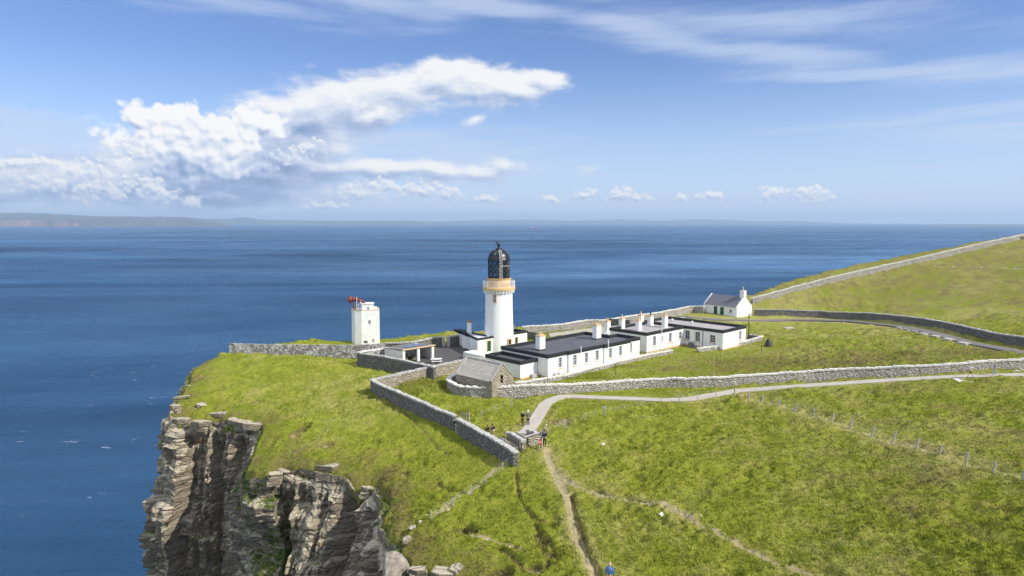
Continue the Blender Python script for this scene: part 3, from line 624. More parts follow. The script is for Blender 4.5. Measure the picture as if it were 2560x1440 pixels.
def shape(X, Y, fine=True):
    Z = T(X, Y); bare = np.zeros(X.shape); heath = np.zeros(X.shape); dry = np.zeros(X.shape)
    for (q, r, h) in bumps:
        g = PD(q[0], q[1], 134 if q[0] != 1125 else 136); Z = Z+h*np.exp(-(((X-g[0])**2/(2.6 if q[0] == 760 else 1.0)+(Y-g[1])**2)/r**2))
    fl = np.zeros(X.shape)
    for (c, r) in flat: fl = np.maximum(fl, 1-sstep(np.hypot(X-c[0], Y-c[1]), r, r+3))
    rd, _ = rimdist(X, Y)
    Z = Z-chute(X, Y)-0.6*np.exp(-np.clip(rd, 0, 99)/1.6)*(Y < 118)      # turf rolls over the edge
    am = (1-fl)*np.clip(1-(Y-120)/200, .5, 1)
    Z = Z+am*(0.75*fbm(X/9, Y/9, 3, 3)+0.42*fbm(X/2.3, Y/2.3, 3, 8)*(0.6+vnoise(X/14, Y/14, 77)))
    if fine: Z = Z+(1-fl)*(0.40*fbm(X/0.85+fbm(X/3, Y/3, 2, 6), Y/0.85, 3, 21, 0.6)*(0.55+0.9*sstep(vnoise(X/5, Y/5, 31), -.3, .3)))
    for (pl, hw, dep, b) in tracks:
        pts = [G(a, c)[:2] for a, c in pl]; pts = smooth(pts, 1); k = (X > min(p[0] for p in pts)-3) & (X < max(p[0] for p in pts)+3) & (Y > min(p[1] for p in pts)-3) & (Y < max(p[1] for p in pts)+3)
        d, _, _ = pdist(X[k], Y[k], pts); d = d+0.16*fbm(X[k]/1.2, Y[k]/1.2, 3, 55)
        Z[k] -= dep*(1-sstep(d, hw*.4, hw*1.3)); bare[k] = np.maximum(bare[k], b*(1-sstep(d, hw*.5, hw*1.5))); dry[k] = dry[k]+0.6*(1-sstep(d, hw, hw*4))*b
    for (pl, hw, dep) in ruts:
        pts = [G(a, c)[:2] for a, c in pl]; pts = smooth(pts, 1); k = (X > min(p[0] for p in pts)-3) & (X < max(p[0] for p in pts)+3) & (Y > min(p[1] for p in pts)-3) & (Y < max(p[1] for p in pts)+3)
        d, s, _ = pdist(X[k], Y[k], pts); d = d+0.22*fbm(X[k]/0.8, Y[k]/0.8, 3, 91)
        Z[k] -= dep*(1-sstep(d, hw*.6, hw*1.25)); heath[k] = np.maximum(heath[k], 0.30*(1-sstep(d, hw*.5, hw*1.2)))
    for (q, r, dep) in hollows:
        g = G(*q); d = np.hypot(X-g[0], (Y-g[1]))+0.6*fbm(X/1.1, Y/1.1, 3, 12); w = 1-sstep(d, r*.7, r*1.1); Z -= dep*w; heath = np.maximum(heath, w*.5); bare = np.maximum(bare, w*.55)
    # bands that carry made surfaces are kept smooth and a little low
    for pts, hw in ((path, 1.0), (road, 1.9)):
        d, _, _ = pdist(X, Y, pts); w = 1-sstep(d, hw, hw+0.9); Z = Z*(1-w)+(T(X, Y)-0.10)*w
        dry = dry+0.35*(1-sstep(d, hw, hw+2))
    w = inside(X, Y, yard); Z = np.where(w, T(X, Y)-0.12, Z)
    # tone of the sward
    heath = np.maximum(heath, 0.23*np.exp(-np.clip(rd-0.8, 0, 99)/4.0)*(Y < 118))
    gm = G(1950, 900); heath += 0.15*np.exp(-(((X-gm[0]-8)/34)**2+((Y-gm[1]+3)/7.5)**2))
    gq = G(2280, 1200); heath += 0.05*np.exp(-(((X-gq[0])/7)**2+((Y-gq[1])/6)**2))
    dry = dry+0.25*sstep(X*0.5+Y, 95, 150)*sstep(X, 10, 45); heath = heath+0.10*sstep(Y+.6*X, 190, 230)+0.12*sstep(X, 5, 35)
    gl = G(950, 1130); dry = dry-0.5*np.exp(-(((X-gl[0])/9)**2+((Y-gl[1])/13)**2))
    gs = G(850, 1000); dry = dry+0.35*np.exp(-(((X-gs[0])/9)**2+((Y-gs[1])/9)**2))
    g2 = G(2350, 1130); dry = dry+0.28*np.exp(-(((X-g2[0])/14)**2+((Y-g2[1])/10)**2))
    return Z, bare, heath, dry, rd
def build_ground():
    def axis(segs):
        out = [segs[0][0]]
        for a, b, s0, s1 in segs:
            x = a
            while x < b-1e-6:
                f = (x-a)/(b-a); x += s0+(s1-s0)*f; out.append(min(x, b))
        return np.array(out)
    xs = axis([(-60, -52, 1, .4), (-52, -12, .26, .17), (-12, 30, .16, .16), (30, 80, .18, .34), (80, 330, .4, 6)])
    ys = axis([(-70, 34, 8, .5), (34, 75, .17, .17), (75, 100, .18, .26), (100, 130, .28, .42), (130, 200, .45, .8), (200, 262, 1, 3)])
    X, Y = np.meshgrid(xs, ys); shp = X.shape; x = X.ravel(); y = Y.ravel()
    Z, bare, heath, dry, rd = shape(x, y)
    w = rd+0.45*fbm(x/1.4, y/1.4, 3, 40)
    Z = np.where(w < 0, Z-np.minimum(-w, 3)*2.4-0.05, Z)
    nx = shp[1]; I = np.arange(shp[0]-1)[:, None]*nx+np.arange(nx-1)[None]
    F = np.stack([I, I+1, I+1+nx, I+nx], -1).reshape(-1, 4)
    keep = (w[F] > -0.4).any(1); F = F[keep]
    used = np.zeros(len(x), bool); used[F.ravel()] = True; rem = np.cumsum(used)-1
    V = np.stack([x, y, Z], 1)[used]; F = rem[F]
    o = bigmesh('ground', V, F, M_grass, {'bare': bare[used], 'heath': heath[used], 'dry': dry[used]})
    tag(o, 'grassy headland ground with worn tracks', kind='structure'); print('ground', len(V))
build_ground()

def ribbon(name, label, pts, hw, m, dz, thick=0.0, wob=0.0, close=False):
    pts = resample(pts, 0.8); n = len(pts); L, Rr = [], []
    for i in range(n):
        a = pts[max(0, i-1)]; b = pts[min(n-1, i+1)]; d = (b-a)/np.linalg.norm(b-a); nn = np.array([-d[1], d[0]])
        h = hw*(1+wob*math.sin(i*.7)*.1)
        for lst, s in ((L, 1), (Rr, -1)):
            q = pts[i]+nn*h*s; lst.append((q[0], q[1], float(T(pts[i][0], pts[i][1]))+dz))
    mb = MB(); rows = [[(p[0], p[1], p[2]-0.3) for p in L], L, Rr, [(p[0], p[1], p[2]-0.3) for p in Rr]]
    mb.grid([list(r) for r in zip(*rows)])
    return tag(mb.build(name, m), label, kind='structure')
ribbon('footpath', 'pale concrete footpath running from the viewpoint to the right', path, 0.78, M_path, 0.03)
ribbon('road', 'narrow worn tarmac road curving along the field wall', road, 1.35, M_road, 0.02)
mb = MB(); mb.prism([tuple(p) for p in yard], 84.2, float(T(yard[3][0], yard[3][1]))-0.02); tag(mb.build('yard', M_tar), 'dark tarmac yard beside the white outbuilding', kind='structure')

# ------------------------------------------------------------------ cliffs
def h3(a, b, c):
    return _h(a*7919+b, c*104729+a, 5)
def build_cliff():
    pts = resample(smooth(rim_back[-6:]+rim_front+[(-7, 46), (-14, 34), (-22, 10)], 1), 0.26)
    n = len(pts); nrm = np.zeros((n, 2))
    for k in (3,):
        a = np.roll(pts, k, 0); b = np.roll(pts, -k, 0); a[:k] = pts[0]; b[-k:] = pts[-1]
        d = b-a; d /= np.linalg.norm(d, axis=1)[:, None]+1e-9; nrm = np.stack([-d[:, 1], d[:, 0]], 1)
    # outward = away from land
    tst = pts+nrm*0.8; ins = inside(tst[:, 0], tst[:, 1], LAND)
    if ins.mean() > .5: nrm = -nrm
    S = np.concatenate([[0], np.cumsum(np.linalg.norm(np.diff(pts, axis=0), axis=1))])
    # smooth normals widely lower down so buttresses do not cross
    def sm(v, k):
        kern = np.ones(k)/k; return np.stack([np.convolve(np.pad(v[:, i], k//2, 'edge'), kern, 'valid')[:len(v)] for i in range(2)], 1)
    nsm = sm(nrm, 31); nsm /= np.linalg.norm(nsm, axis=1)[:, None]
    psm = sm(pts, 41); psw = sm(pts, 131)
    top = T(pts[:, 0], pts[:, 1])-chute(pts[:, 0], pts[:, 1])-0.85+0.55*fbm(S/2.2, S*0, 3, 17)
    ts = np.concatenate([[-3.0, -1.5, -0.4], np.arange(0, 30, 0.21), np.arange(30, 88, 1.0)])
    def near(px, py): g = G(px, py)[:2]; return S[np.argmin(np.linalg.norm(pts-g, axis=1))]
    # (rim place, half width along, depth below rim where it starts, run, reach outward)
    feats = [(near(625, 1130), 3.0, 2.5, 5, 2.2), (near(668, 1160), 2.4, 7.0, 7, 6.0), (near(780, 1152), 3.2, 3.2, 1.6, 1.8), (near(868, 1166), 1.6, 1.2, 1.0, 1.4), (near(815, 1160), 3.6, 7.5, 2, 1.6),
             (near(905, 1186), 1.3, 0.2, 2.0, -5.0), (near(985, 1240), 1.4, 1.5, 2, 0.8), (near(730, 1150), 1.4, 1.0, 2.5, -1.8), (near(448, 1030), 4.5, 3, 12, 3.6), (near(962, 1285), 2, 4, 3, 1.0), (near(540, 1026), 3.5, 5, 7, -1.6)]
    rows = []; moss = []
    sL, sR = near(448, 1034), near(640, 1095); sC = near(905, 1186); dirn = 1.0 if sR > sL else -1.0
    sawamp = 0.45+0.65*np.exp(-((S-(sL+sR)/2)/(abs(sR-sL)*.55))**4)+0.5*sstep(dirn*(S-sC), -1, 3)
    for t in ts:
        tt = max(t, 0.0); z = top-t if t >= 0 else top-0.3+0.35*t
        w = float(sstep(np.array(tt), 1.5, 12)); base = pts*(1-w)+psm*w; ww2 = (.8*float(sstep(np.array(tt), 2.5, 10))*(1-np.exp(-((S-sL)/11)**2)))[:, None]; base = base*(1-ww2)+psw*ww2; nn = nrm*(1-w)+nsm*w
        nn = nn/np.linalg.norm(nn, axis=1)[:, None]
        zz = z-0*S
        # big buttresses and gullies
        sq = S/4.3+0.55*fbm(S/6, zz/30, 3, 44)+zz*0.02; saw = (sq-np.floor(sq)); saw = saw-sstep(saw, .86, 1.0)*saw; sq2 = S/1.6+0.5*fbm(S/3, zz/12, 3, 45); s2 = sq2-np.floor(sq2); s2 = s2-sstep(s2, .8, 1)*s2
        sa = dirn*(2.7*(saw-.45)*sawamp+0.7*(s2-.45)*(0.4+sawamp))*float(sstep(np.array(tt), 0.6, 3.2))
        o = sa+1.0*fbm(S/9, zz/40, 3, 61)+0.55*np.abs(fbm(S/3.0, zz/22, 3, 62))*2*min(1, .3+tt/4)
        # bedding: layers of unequal thickness split by joints into blocks of unequal reach
        for (lh, bw, am, sd) in ((2.3, 2.8, 0.75, 1), (1.0, 1.5, 0.38, 2), (0.42, 0.8, 0.17, 3)):
            q = (zz+0.5*fbm(S/14, zz/30, 2, 63+sd)+0.02*S)/lh; q = q+0.28*vnoise(q*0.9, S*0+sd, 3); k = np.floor(q)
            off = _h(k, k*0+sd, 70+sd)*7; u = S/bw+off+0.25*vnoise(S/1.7, zz/2, 64); c = np.floor(u)
            r = _h(k, c, 80+sd); lr = _h(k, k*0, 90+sd)
            fu = u-c; fq = q-k
            crack = np.minimum(sstep(fu, 0, .10), 1-sstep(fu, .90, 1))*np.minimum(sstep(fq, 0, .12), 1-sstep(fq, .9, 1))
            o = o+am*((r-0.5)*1.3+(lr-0.5)*0.9)*1.0-am*0.5*(1-crack)
        o = o+0.16*fbm(S/0.7, zz/0.5, 3, 65)
        ramp = min(1.0, 0.25+tt/2.5)
        o = o*ramp
        out = 0.65+0.05*tt+0.0022*max(0, tt-10)**2*0.6
        f = 0
        for (s0, hw, t0, run, reach) in feats:
            ww = np.exp(-((S-s0)/hw)**2)
            f = f+reach*ww*float(sstep(np.array(t), t0, t0+run))
        off = np.where(o+f+out < -0.1, np.maximum(o+f+out, -3), o+f+out)
        if t < 0: off = t*np.ones(n); 
        p = base+nn*off[:, None]
        zr = z+0.25*fbm(S/1.1, zz/1.5, 2, 66)
        rows.append(np.stack([p[:, 0], p[:, 1], zr], 1))
        mo = 0.07+0.22*fbm(S/7, zz/9, 3, 99)+0.30*np.exp(-((S-near(668, 1160))/3.2)**2)*(tt > 5)+0.22*float(sstep(np.array(tt), 9, 18))*(np.exp(-((S-near(448, 1034))/7)**2)+.6*np.exp(-((S-near(600, 1045))/4)**2))+0.28*math.exp(-tt/0.8)
        mo = mo+0.25*np.exp(-((S-near(745, 1148))/2.0)**2)*math.exp(-((tt-3)/3)**2)
        mo = mo+0.34*np.exp(-((S-(near(640, 1095)+near(730, 1150))/2)/4.5)**2)*math.exp(-((tt-1.5)/3.5)**2)
        moss.append(mo)
    V = np.concatenate(rows); m = len(ts); I = np.arange(m-1)[:, None]*n+np.arange(n-1)[None]
    F = np.stack([I, I+n, I+1+n, I+1], -1).reshape(-1, 4)
    o = bigmesh('cliff', V, F, M_rock, {'moss': np.concatenate(moss)}, smooth=False)
    print('dir', dirn)
    tag(o, 'layered sandstone sea cliff', kind='structure'); print('cliff', len(V), n, m)
build_cliff()
def rock_mesh(c, sx, sy, sz, ang, seed, blocky=True, flat=0.0):
    rr = random.Random(seed); bm = bmesh.new(); bmesh.ops.create_icosphere(bm, subdivisions=3, radius=1)
    pl = [(Vector((rr.uniform(-1, 1), rr.uniform(-1, 1), rr.uniform(-.5, 1))).normalized(), rr.uniform(.45, .72)) for _ in range(13)]
    pl.append((Vector((0.05, -.1, 1)).normalized(), .6-flat))
    sd = seed*13.7
    for v in bm.verts:
        p = v.co.copy()
        for nn, d in pl:
            k = p.dot(nn)
            if k > d: p -= nn*(k-d)*0.95
        x = np.array([p.x*2+sd]); y = np.array([p.y*2+p.z*3])
        p *= 1+0.12*float(fbm(x, y, 3, seed)[0]); v.co = p
    ca, sa = math.cos(ang), math.sin(ang); mb = MB(); bm.verts.ensure_lookup_table()
    for v in bm.verts:
        x, y, z = v.co.x*sx, v.co.y*sy, v.co.z*sz; mb.v.append((c[0]+x*ca-y*sa, c[1]+x*sa+y*ca, c[2]+z))
    for f in bm.faces: mb.f.append(tuple(v.index for v in f.verts)); mb.mi.append(0)
    bm.free(); return mb
def slab_mesh(c, sx, sy, sz, ang, seed):
    rr = random.Random(seed*31+5); mb = MB(); z = c[2]-sz*.95; nl = rr.choice([1, 2, 2, 3]) if sz > .45 else rr.choice([1, 2]); ox = oy = 0.0
    for l in range(nl):
        t = sz*1.4/nl*rr.uniform(.8, 1.2); n = rr.choice([5, 6, 7]); s = (1.18-.17*l)*rr.uniform(.92, 1.05); a0 = rr.uniform(0, 6); pts = []
        for i in range(n):
            a = a0+2*math.pi*(i+rr.uniform(-.28, .28))/n; q = rr.uniform(.82, 1.1)*s; x = max(-.9, min(.9, math.cos(a)*q*1.15))*sx+ox; y = max(-.9, min(.9, math.sin(a)*q*1.15))*sy+oy
            pts.append((c[0]+x*math.cos(ang)-y*math.sin(ang), c[1]+x*math.sin(ang)+y*math.cos(ang)))
        tx, ty = rr.uniform(-.14, .14), rr.uniform(-.14, .14); k = len(mb.v); e = .06
        cx = sum(p[0] for p in pts)/n; cy = sum(p[1] for p in pts)/n
        for zz, f in ((z, .97), (z+t*.12, 1.0), (z+t*.85, 1.0), (z+t, .94)):
            for p in pts: X = cx+(p[0]-cx)*f; Y = cy+(p[1]-cy)*f; mb.v.append((X, Y, zz+(X-c[0])*tx+(Y-c[1])*ty))
        for r_ in range(3):
            for i in range(n): j = (i+1) % n; mb.f.append((k+r_*n+i, k+r_*n+j, k+(r_+1)*n+j, k+(r_+1)*n+i)); mb.mi.append(0)
        mb.f.append(tuple(k+3*n+i for i in range(n))); mb.mi.append(0); mb.f.append(tuple(k+i for i in reversed(range(n)))); mb.mi.append(0)
        z += t*.97; ox += rr.uniform(-.15, .15)*sx; oy += rr.uniform(-.15, .15)*sy
    return mb
def rock(px, py, size, ang, seed, label, m=None, group=None, sink=0.3, name='boulder', cat='boulder', dz=0):
    g = G(px, py); g[2] -= float(chute(g[0], g[1])); mb = (slab_mesh if m is M_rock else rock_mesh)((g[0], g[1], g[2]+size[2]*(1-2*sink)*0.8+dz), *size, ang, seed)
    o = mb.build(name, m or M_boulder, loc=g); tag(o, label, cat, group); return o
rock(992, 1412, (1.55, 1.5, 1.7), .4, 3, 'largest pale lichened boulder on the cliff edge at the bottom', sink=.42, dz=-.5)
rock(1046, 1420, (.75, .6, .55), .2, 4, 'small boulder tucked to the right of the largest cliff edge boulder', M_rock, dz=-.35)
rock(1108, 1428, (.95, .6, .6), -.2, 5, 'split flat boulder at the bottom edge right of the small boulder', M_rock, dz=-.4)
rock(1140, 1424, (.6, .5, .6), .8, 6, 'upright grey boulder in the turf at the bottom edge', M_rock, dz=-.35)
rock(1030, 1322, (.6, .32, .28), .8, 7, 'pale rock where the near fence meets the cliff edge', M_boulder, dz=0)
rock(1016, 1346, (.7, .35, .4), 1.0, 8, 'long pale rock on the lip below the near fence', M_boulder, dz=-.15)
slabs = [(482, 925, .6, .5, .5), (478, 957, .8, .6, .5), (455, 985, 1.2, .7, .4), (442, 1004, 1.0, .8, .9), (520, 1003, 1.9, .9, .5), (545, 1018, 1.3, .8, .4), 
         (600, 1042, 2.2, .9, .5), (630, 1052, 1.3, .8, .6), (500, 1040, 1.4, .9, .9), (452, 1030, 1.3, .9, .9), (712, 1146, 1.2, .7, .6), (812, 1153, 1.9, .7, .5),
         (925, 1186, 1.1, .6, .5), (685, 1166, .9, .7, .9)]
lab = ['first pale slab on the rim below the left end of the headland wall', 'pale slab on the rim just below the first one', 'long pale slab on the far left rim', 'jutting leftmost rock of the cliff top', 'broad layered slab lying on the turf near the left corner of the cliff',
       'slab right of the broad layered slab', 'slab on the lit rim above the dark gully', 'last rim slab left of the grass gully', 'square block under the broad layered slab', 'rock at the left corner of the cliff top', 
       'rock at the top of the middle buttress', 'long slab at the rim left of the dark chasm', 'rock overhanging right of the dark chasm', 'block at the foot of the grass gully']
for i, (px, py, a, b, c) in enumerate(slabs):
    rock(px, py, (a, b, c), random.uniform(-.5, .5), 20+i, lab[i], M_rock, 'rocks along the cliff rim', sink=.5, name='rock', cat='rock', dz=-.55)

# ------------------------------------------------------------------ drystone walls
def stone_wall(label, pts, h=1.4, th=0.5, m=None, cope=True, step=0.35, px=True, nm='stone_wall', hs=None, copem=None, sink=0.4):
    w = [np.array(G(a, b, 0)[:2]) for a, b in pts] if px else [np.array(p[:2]) for p in pts]
    base = w[0]; P2 = resample(smooth(w, 1) if len(w) > 2 else w, step); n = len(P2)
    root = thing(nm, (P2[n//2][0], P2[n//2][1], float(T(*P2[n//2]))), label, 'wall')
    body = MB(); cp = MB(); rows = [[] for _ in range(2*int(h/0.3)+4)]
    L = np.concatenate([[0], np.cumsum(np.linalg.norm(np.diff(P2, axis=0), axis=1))])
    nl = int(h/0.3)+1; rng = np.random.RandomState(len(label)*7+n); prof = []
    grid = []
    for i in range(n):
        a = P2[max(0, i-1)]; b = P2[min(n-1, i+1)]; d = (b-a)/np.linalg.norm(b-a); nn = np.array([-d[1], d[0]])
        hh = h if hs is None else float(np.interp(L[i]/L[-1], [x[0] for x in hs], [x[1] for x in hs]))
        hh += 0.10*float(vnoise(np.array(L[i]/1.7), np.array(n*1.0), 3)); z = float(T(P2[i][0], P2[i][1])); col = []
        for s in (1, -1):
            lv = range(nl+1) if s == 1 else range(nl, -1, -1)
            for k in lv:
                f = k/nl; t = th/2*(1.15-0.3*f)+rng.uniform(-.035, .035); q = P2[i]+nn*s*t
                col.append((q[0], q[1], z-sink+(hh+sink)*f))
        grid.append(col); prof.append((P2[i], d, nn, z+hh))
    body.grid(grid); body.poly(grid[0]); body.poly(grid[-1][::-1])
    body.build('wall_body', m or M_stone, root)
    if cope:
        x = 0.0
        while x < L[-1]:
            w_ = rng.uniform(.22, .42) if step < 0.6 else rng.uniform(.5, .8)
            i = min(n-2, max(0, np.searchsorted(L, x)-1)); f = (x-L[i])/(L[i+1]-L[i]+1e-9); p, d, nn, z = prof[i]; z2 = prof[i+1][3]
            q = p+(P2[i+1]-p)*min(1, f); zz = z+(z2-z)*min(1, f); sh = rng.uniform(.14, .26); tw = th*rng.uniform(.92, 1.2)
            tl = rng.uniform(-.25, .25); an = math.atan2(d[1], d[0])+rng.uniform(-.15, .15)
            cp.cbox((q[0], q[1], zz-0.03), w_, tw, sh, an, (d[0]*tl, d[1]*tl)); x += w_*0.97
        cp.build('coping', copem or (M_copeg if m in (M_stone, M_barn) else M_cope), root)
    return root
# walls of the headland and yard
def topline(pl, h): return [tuple(G(a, b, h)[:2]) for a, b in pl]
stone_wall('tall white stained wall across the neck of the headland, left of the fog signal tower', topline([(574, 858), (640, 859.5), (690, 861), (800, 862), (880, 862), (965, 859)], 1.95), 1.95, .5, M_stonew, False, px=False, nm='headland_wall')
stone_wall('far wall running behind the open shed to the gate pier', topline([(965, 859), (1010, 857.5), (1045, 853), (1083, 845), (1104, 843.5)], 1.6), 1.6, .5, M_stone, True, px=False)
stone_wall('short wall with the painted banner on it', topline([(1118, 843), (1150, 839.5), (1185, 835)], 1.7), 1.7, .45, M_stone, True, px=False)
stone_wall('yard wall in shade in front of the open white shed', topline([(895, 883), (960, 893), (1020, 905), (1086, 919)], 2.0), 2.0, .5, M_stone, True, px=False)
stone_wall('short whitewashed wall left of the open shed', topline([(897, 882), (930, 876), (962, 871)], 1.95), 1.95, .4, M_stonew, True, px=False, copem=M_wboard)
stone_wall('pale sunlit wall between the yard and the tussocky paddock', topline([(930, 950), (1006, 933.5), (1089, 916), (1157, 901.5), (1212, 895)], 1.75), 1.75, .5, M_barn, True, px=False)
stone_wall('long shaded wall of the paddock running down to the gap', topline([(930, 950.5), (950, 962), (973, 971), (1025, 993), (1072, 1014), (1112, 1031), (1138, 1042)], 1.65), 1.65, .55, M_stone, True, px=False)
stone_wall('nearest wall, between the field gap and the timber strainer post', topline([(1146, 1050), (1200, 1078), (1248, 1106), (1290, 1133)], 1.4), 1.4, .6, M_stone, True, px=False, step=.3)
stone_wall('long boundary wall from the stone barn to the right edge', topline([(1140, 937), (1124, 944), (1120, 952), (1138, 963), (1165, 969), (1214, 970.5), (1285, 966), (1379, 963.5), (1500, 957), (1638, 946.5), (1760, 947), (1916, 936), (2072, 925), (2229, 918.5), (2385, 911), (2479, 903), (2570, 899), (2700, 888)], 1.15), 1.15, .55, M_stonep, True, px=False)
stone_wall('low garden wall along the front of the keepers cottages', topline([(1290, 958), (1400, 942), (1500, 915), (1600, 891), (1680, 876)], .55), .55, .5, M_stonep, True, px=False)
stone_wall('low wall wrapping the right end of the cottages', topline([(1745, 872), (1810, 864.5), (1880, 849), (1905, 842)], .6), .6, .4, M_stonep, True, px=False)
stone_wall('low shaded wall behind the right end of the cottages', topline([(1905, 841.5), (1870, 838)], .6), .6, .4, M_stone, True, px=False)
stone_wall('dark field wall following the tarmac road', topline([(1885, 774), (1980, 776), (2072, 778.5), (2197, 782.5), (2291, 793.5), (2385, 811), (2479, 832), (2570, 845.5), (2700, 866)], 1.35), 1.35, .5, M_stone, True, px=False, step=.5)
stone_wall('sunlit wall climbing the hill above the sea', [tuple(PD(*q)[:2]) for q in [(1880, 757, 172), (1979, 731, 175), (2072, 707, 178), (2229, 672, 183), (2369, 640, 188), (2447, 622, 191), (2541, 602, 195), (2620, 590, 200)]], 1.35, .55, M_stonep, True, px=False, step=.6)
stone_wall('sea wall behind the cottages from the tower to the white bothy', topline([(1308, 817), (1400, 812), (1448, 804), (1475, 800.5), (1507, 801), (1560, 793), (1640, 783), (1700, 771), (1730, 765), (1760, 767)], 1.6), 1.6, .5, M_stonep, True, px=False, step=.5)
stone_wall('dark wall block behind the cottage chimneys', topline([(1513, 795), (1575, 800)], 1.9), 1.9, .45, M_stone, False, px=False, step=.5)
stone_wall('low inner terrace wall behind the cottage roofs', topline([(1372, 834), (1450, 824), (1560, 812), (1650, 804), (1710, 793)], 1.1), 1.1, .4, M_conc, False, px=False, step=.6)
stone_wall('short dark garden wall beside the lighthouse', topline([(1311, 826), (1342, 832)], 1.5), 1.5, .4, M_stone, False, px=False)
stone_wall('curved stile wall left of the flagstone landing', topline([(1270, 1083), (1284, 1087), (1300, 1098), (1310, 1106)], .55), .55, .45, M_barn, True, px=False, step=.25)
stone_wall('short stile wall right of the flagstone landing', topline([(1319, 1076), (1334, 1079), (1349, 1088)], .55), .55, .4, M_barn, True, px=False, step=.25)

# ------------------------------------------------------------------ buildings
ANG = R(44); Ux = np.array([math.cos(ANG), math.sin(ANG), 0]); Vx = np.array([-math.sin(ANG), math.cos(ANG), 0]); Zx = np.array([0, 0, 1.0])
class Frame:
    def __init__(s, o, u=Ux, v=Vx): s.o = np.array([o[0], o[1], 0.0]); s.u = u; s.v = v
    def p(s, a, b, z): return s.o+s.u*a+s.v*b+np.array([0, 0, z])
    def a_of(s, px, b=0.0, py=850):
        """distance along the front at which the sight line px crosses the face"""
        d = ray(px, py)[:2]; o = (s.o+s.v*b)[:2]; M = np.array([[d[0], -s.u[0]], [d[1], -s.u[1]]]); return float(np.linalg.solve(M, o)[1])
    def b_of(s, px, a=0.0, py=850):
        d = ray(px, py)[:2]; o = (s.o+s.u*a)[:2]; M = np.array([[d[0], -s.v[0]], [d[1], -s.v[1]]]); return float(np.linalg.solve(M, o)[1])
def offset_poly(poly, d):
    """offset of a counter-clockwise polygon, outward for d > 0"""
    n = len(poly); out = []
    for i in range(n):
        p0 = np.array(poly[i-1], float); p1 = np.array(poly[i], float); p2 = np.array(poly[(i+1) % n], float)
        e1 = (p1-p0)/np.linalg.norm(p1-p0); e2 = (p2-p1)/np.linalg.norm(p2-p1)
        n1 = np.array([e1[1], -e1[0]]); n2 = np.array([e2[1], -e2[0]]); k = 1+np.dot(n1, n2)
        out.append(p1+(n1+n2)*(d/max(k, .2)))
    return [tuple(q) for q in out]
def wall_run(mb, p0, p1, z0, z1, ops, inn, dep=0.2):
    """one wall face with openings (x0, x1, za, zb) cut through it and their reveals"""
    p0 = np.array(p0[:2], float); p1 = np.array(p1[:2], float); L = np.linalg.norm(p1-p0); d = (p1-p0)/L
    def q(x, z, k=0): r = p0+d*x+inn*k; return (r[0], r[1], z)
    xs = sorted({0, L}|{o[0] for o in ops}|{o[1] for o in ops}); zs = sorted({z0, z1}|{o[2] for o in ops}|{o[3] for o in ops})
    for i in range(len(xs)-1):
        for j in range(len(zs)-1):
            xm = (xs[i]+xs[i+1])/2; zm = (zs[j]+zs[j+1])/2
            if any(o[0] < xm < o[1] and o[2] < zm < o[3] for o in ops): continue
            mb.poly([q(xs[i], zs[j]), q(xs[i+1], zs[j]), q(xs[i+1], zs[j+1]), q(xs[i], zs[j+1])])
    for (a, b, za, zb) in ops:
        mb.poly([q(a, za), q(a, za, dep), q(a, zb, dep), q(a, zb)]); mb.poly([q(b, za, dep), q(b, za), q(b, zb), q(b, zb, dep)])
        mb.poly([q(a, zb), q(a, zb, dep), q(b, zb, dep), q(b, zb)]); mb.poly([q(a, za, dep), q(a, za), q(b, za), q(b, za, dep)])
def window(root, p0, d, inn, x0, x1, za, zb, rows=4, cols=2, dep=0.13, sill=M_trim, frame=M_frame, glass=M_glass, surround=None):
    """window in its opening: frame with glazing bars, pane and sill as sub-parts"""
    p0 = np.array([p0[0], p0[1], 0.0]); d3 = np.array([d[0], d[1], 0.0]); i3 = np.array([inn[0], inn[1], 0.0]); w = x1-x0; h = zb-za
    def bx(mb, a, z, ww, hh, k, t): mb.box(p0+d3*a+i3*k+Zx*z, d3*ww, i3*t, Zx*hh)
    f = MB(); t = 0.055
    bx(f, x0, za, t, h, dep, .05); bx(f, x1-t, za, t, h, dep, .05); bx(f, x0+t, za, w-2*t, t, dep, .05); bx(f, x0+t, zb-t, w-2*t, t, dep, .05)
    for i in range(1, cols): bx(f, x0+w*i/cols-.018, za+t, .036, h-2*t, dep+.004, .035)
    for j in range(1, rows):
        bt = .06 if (rows > 2 and j == rows//2) else .034; bx(f, x0+t, za+h*j/rows-bt/2, w-2*t, bt, dep+.008, .03)
    fo = f.build('window', frame, root)
    g = MB(); bx(g, x0+.01, za+.01, w-.02, h-.02, dep+.052, .02); g.build('pane', glass, fo)
    if sill is not None:
        s = MB(); bx(s, x0-.12, za-.16, w+.24, .156, -.09, .2); s.build('sill', sill, fo)
    if surround is not None:
        s = MB()
        bx(s, x0-.13, za, .126, h+.13, -.03, .06); bx(s, x1+.004, za, .126, h+.13, -.03, .06); bx(s, x0, zb+.004, w, .126, -.03, .06); s.build('surround', surround, fo)
    return fo
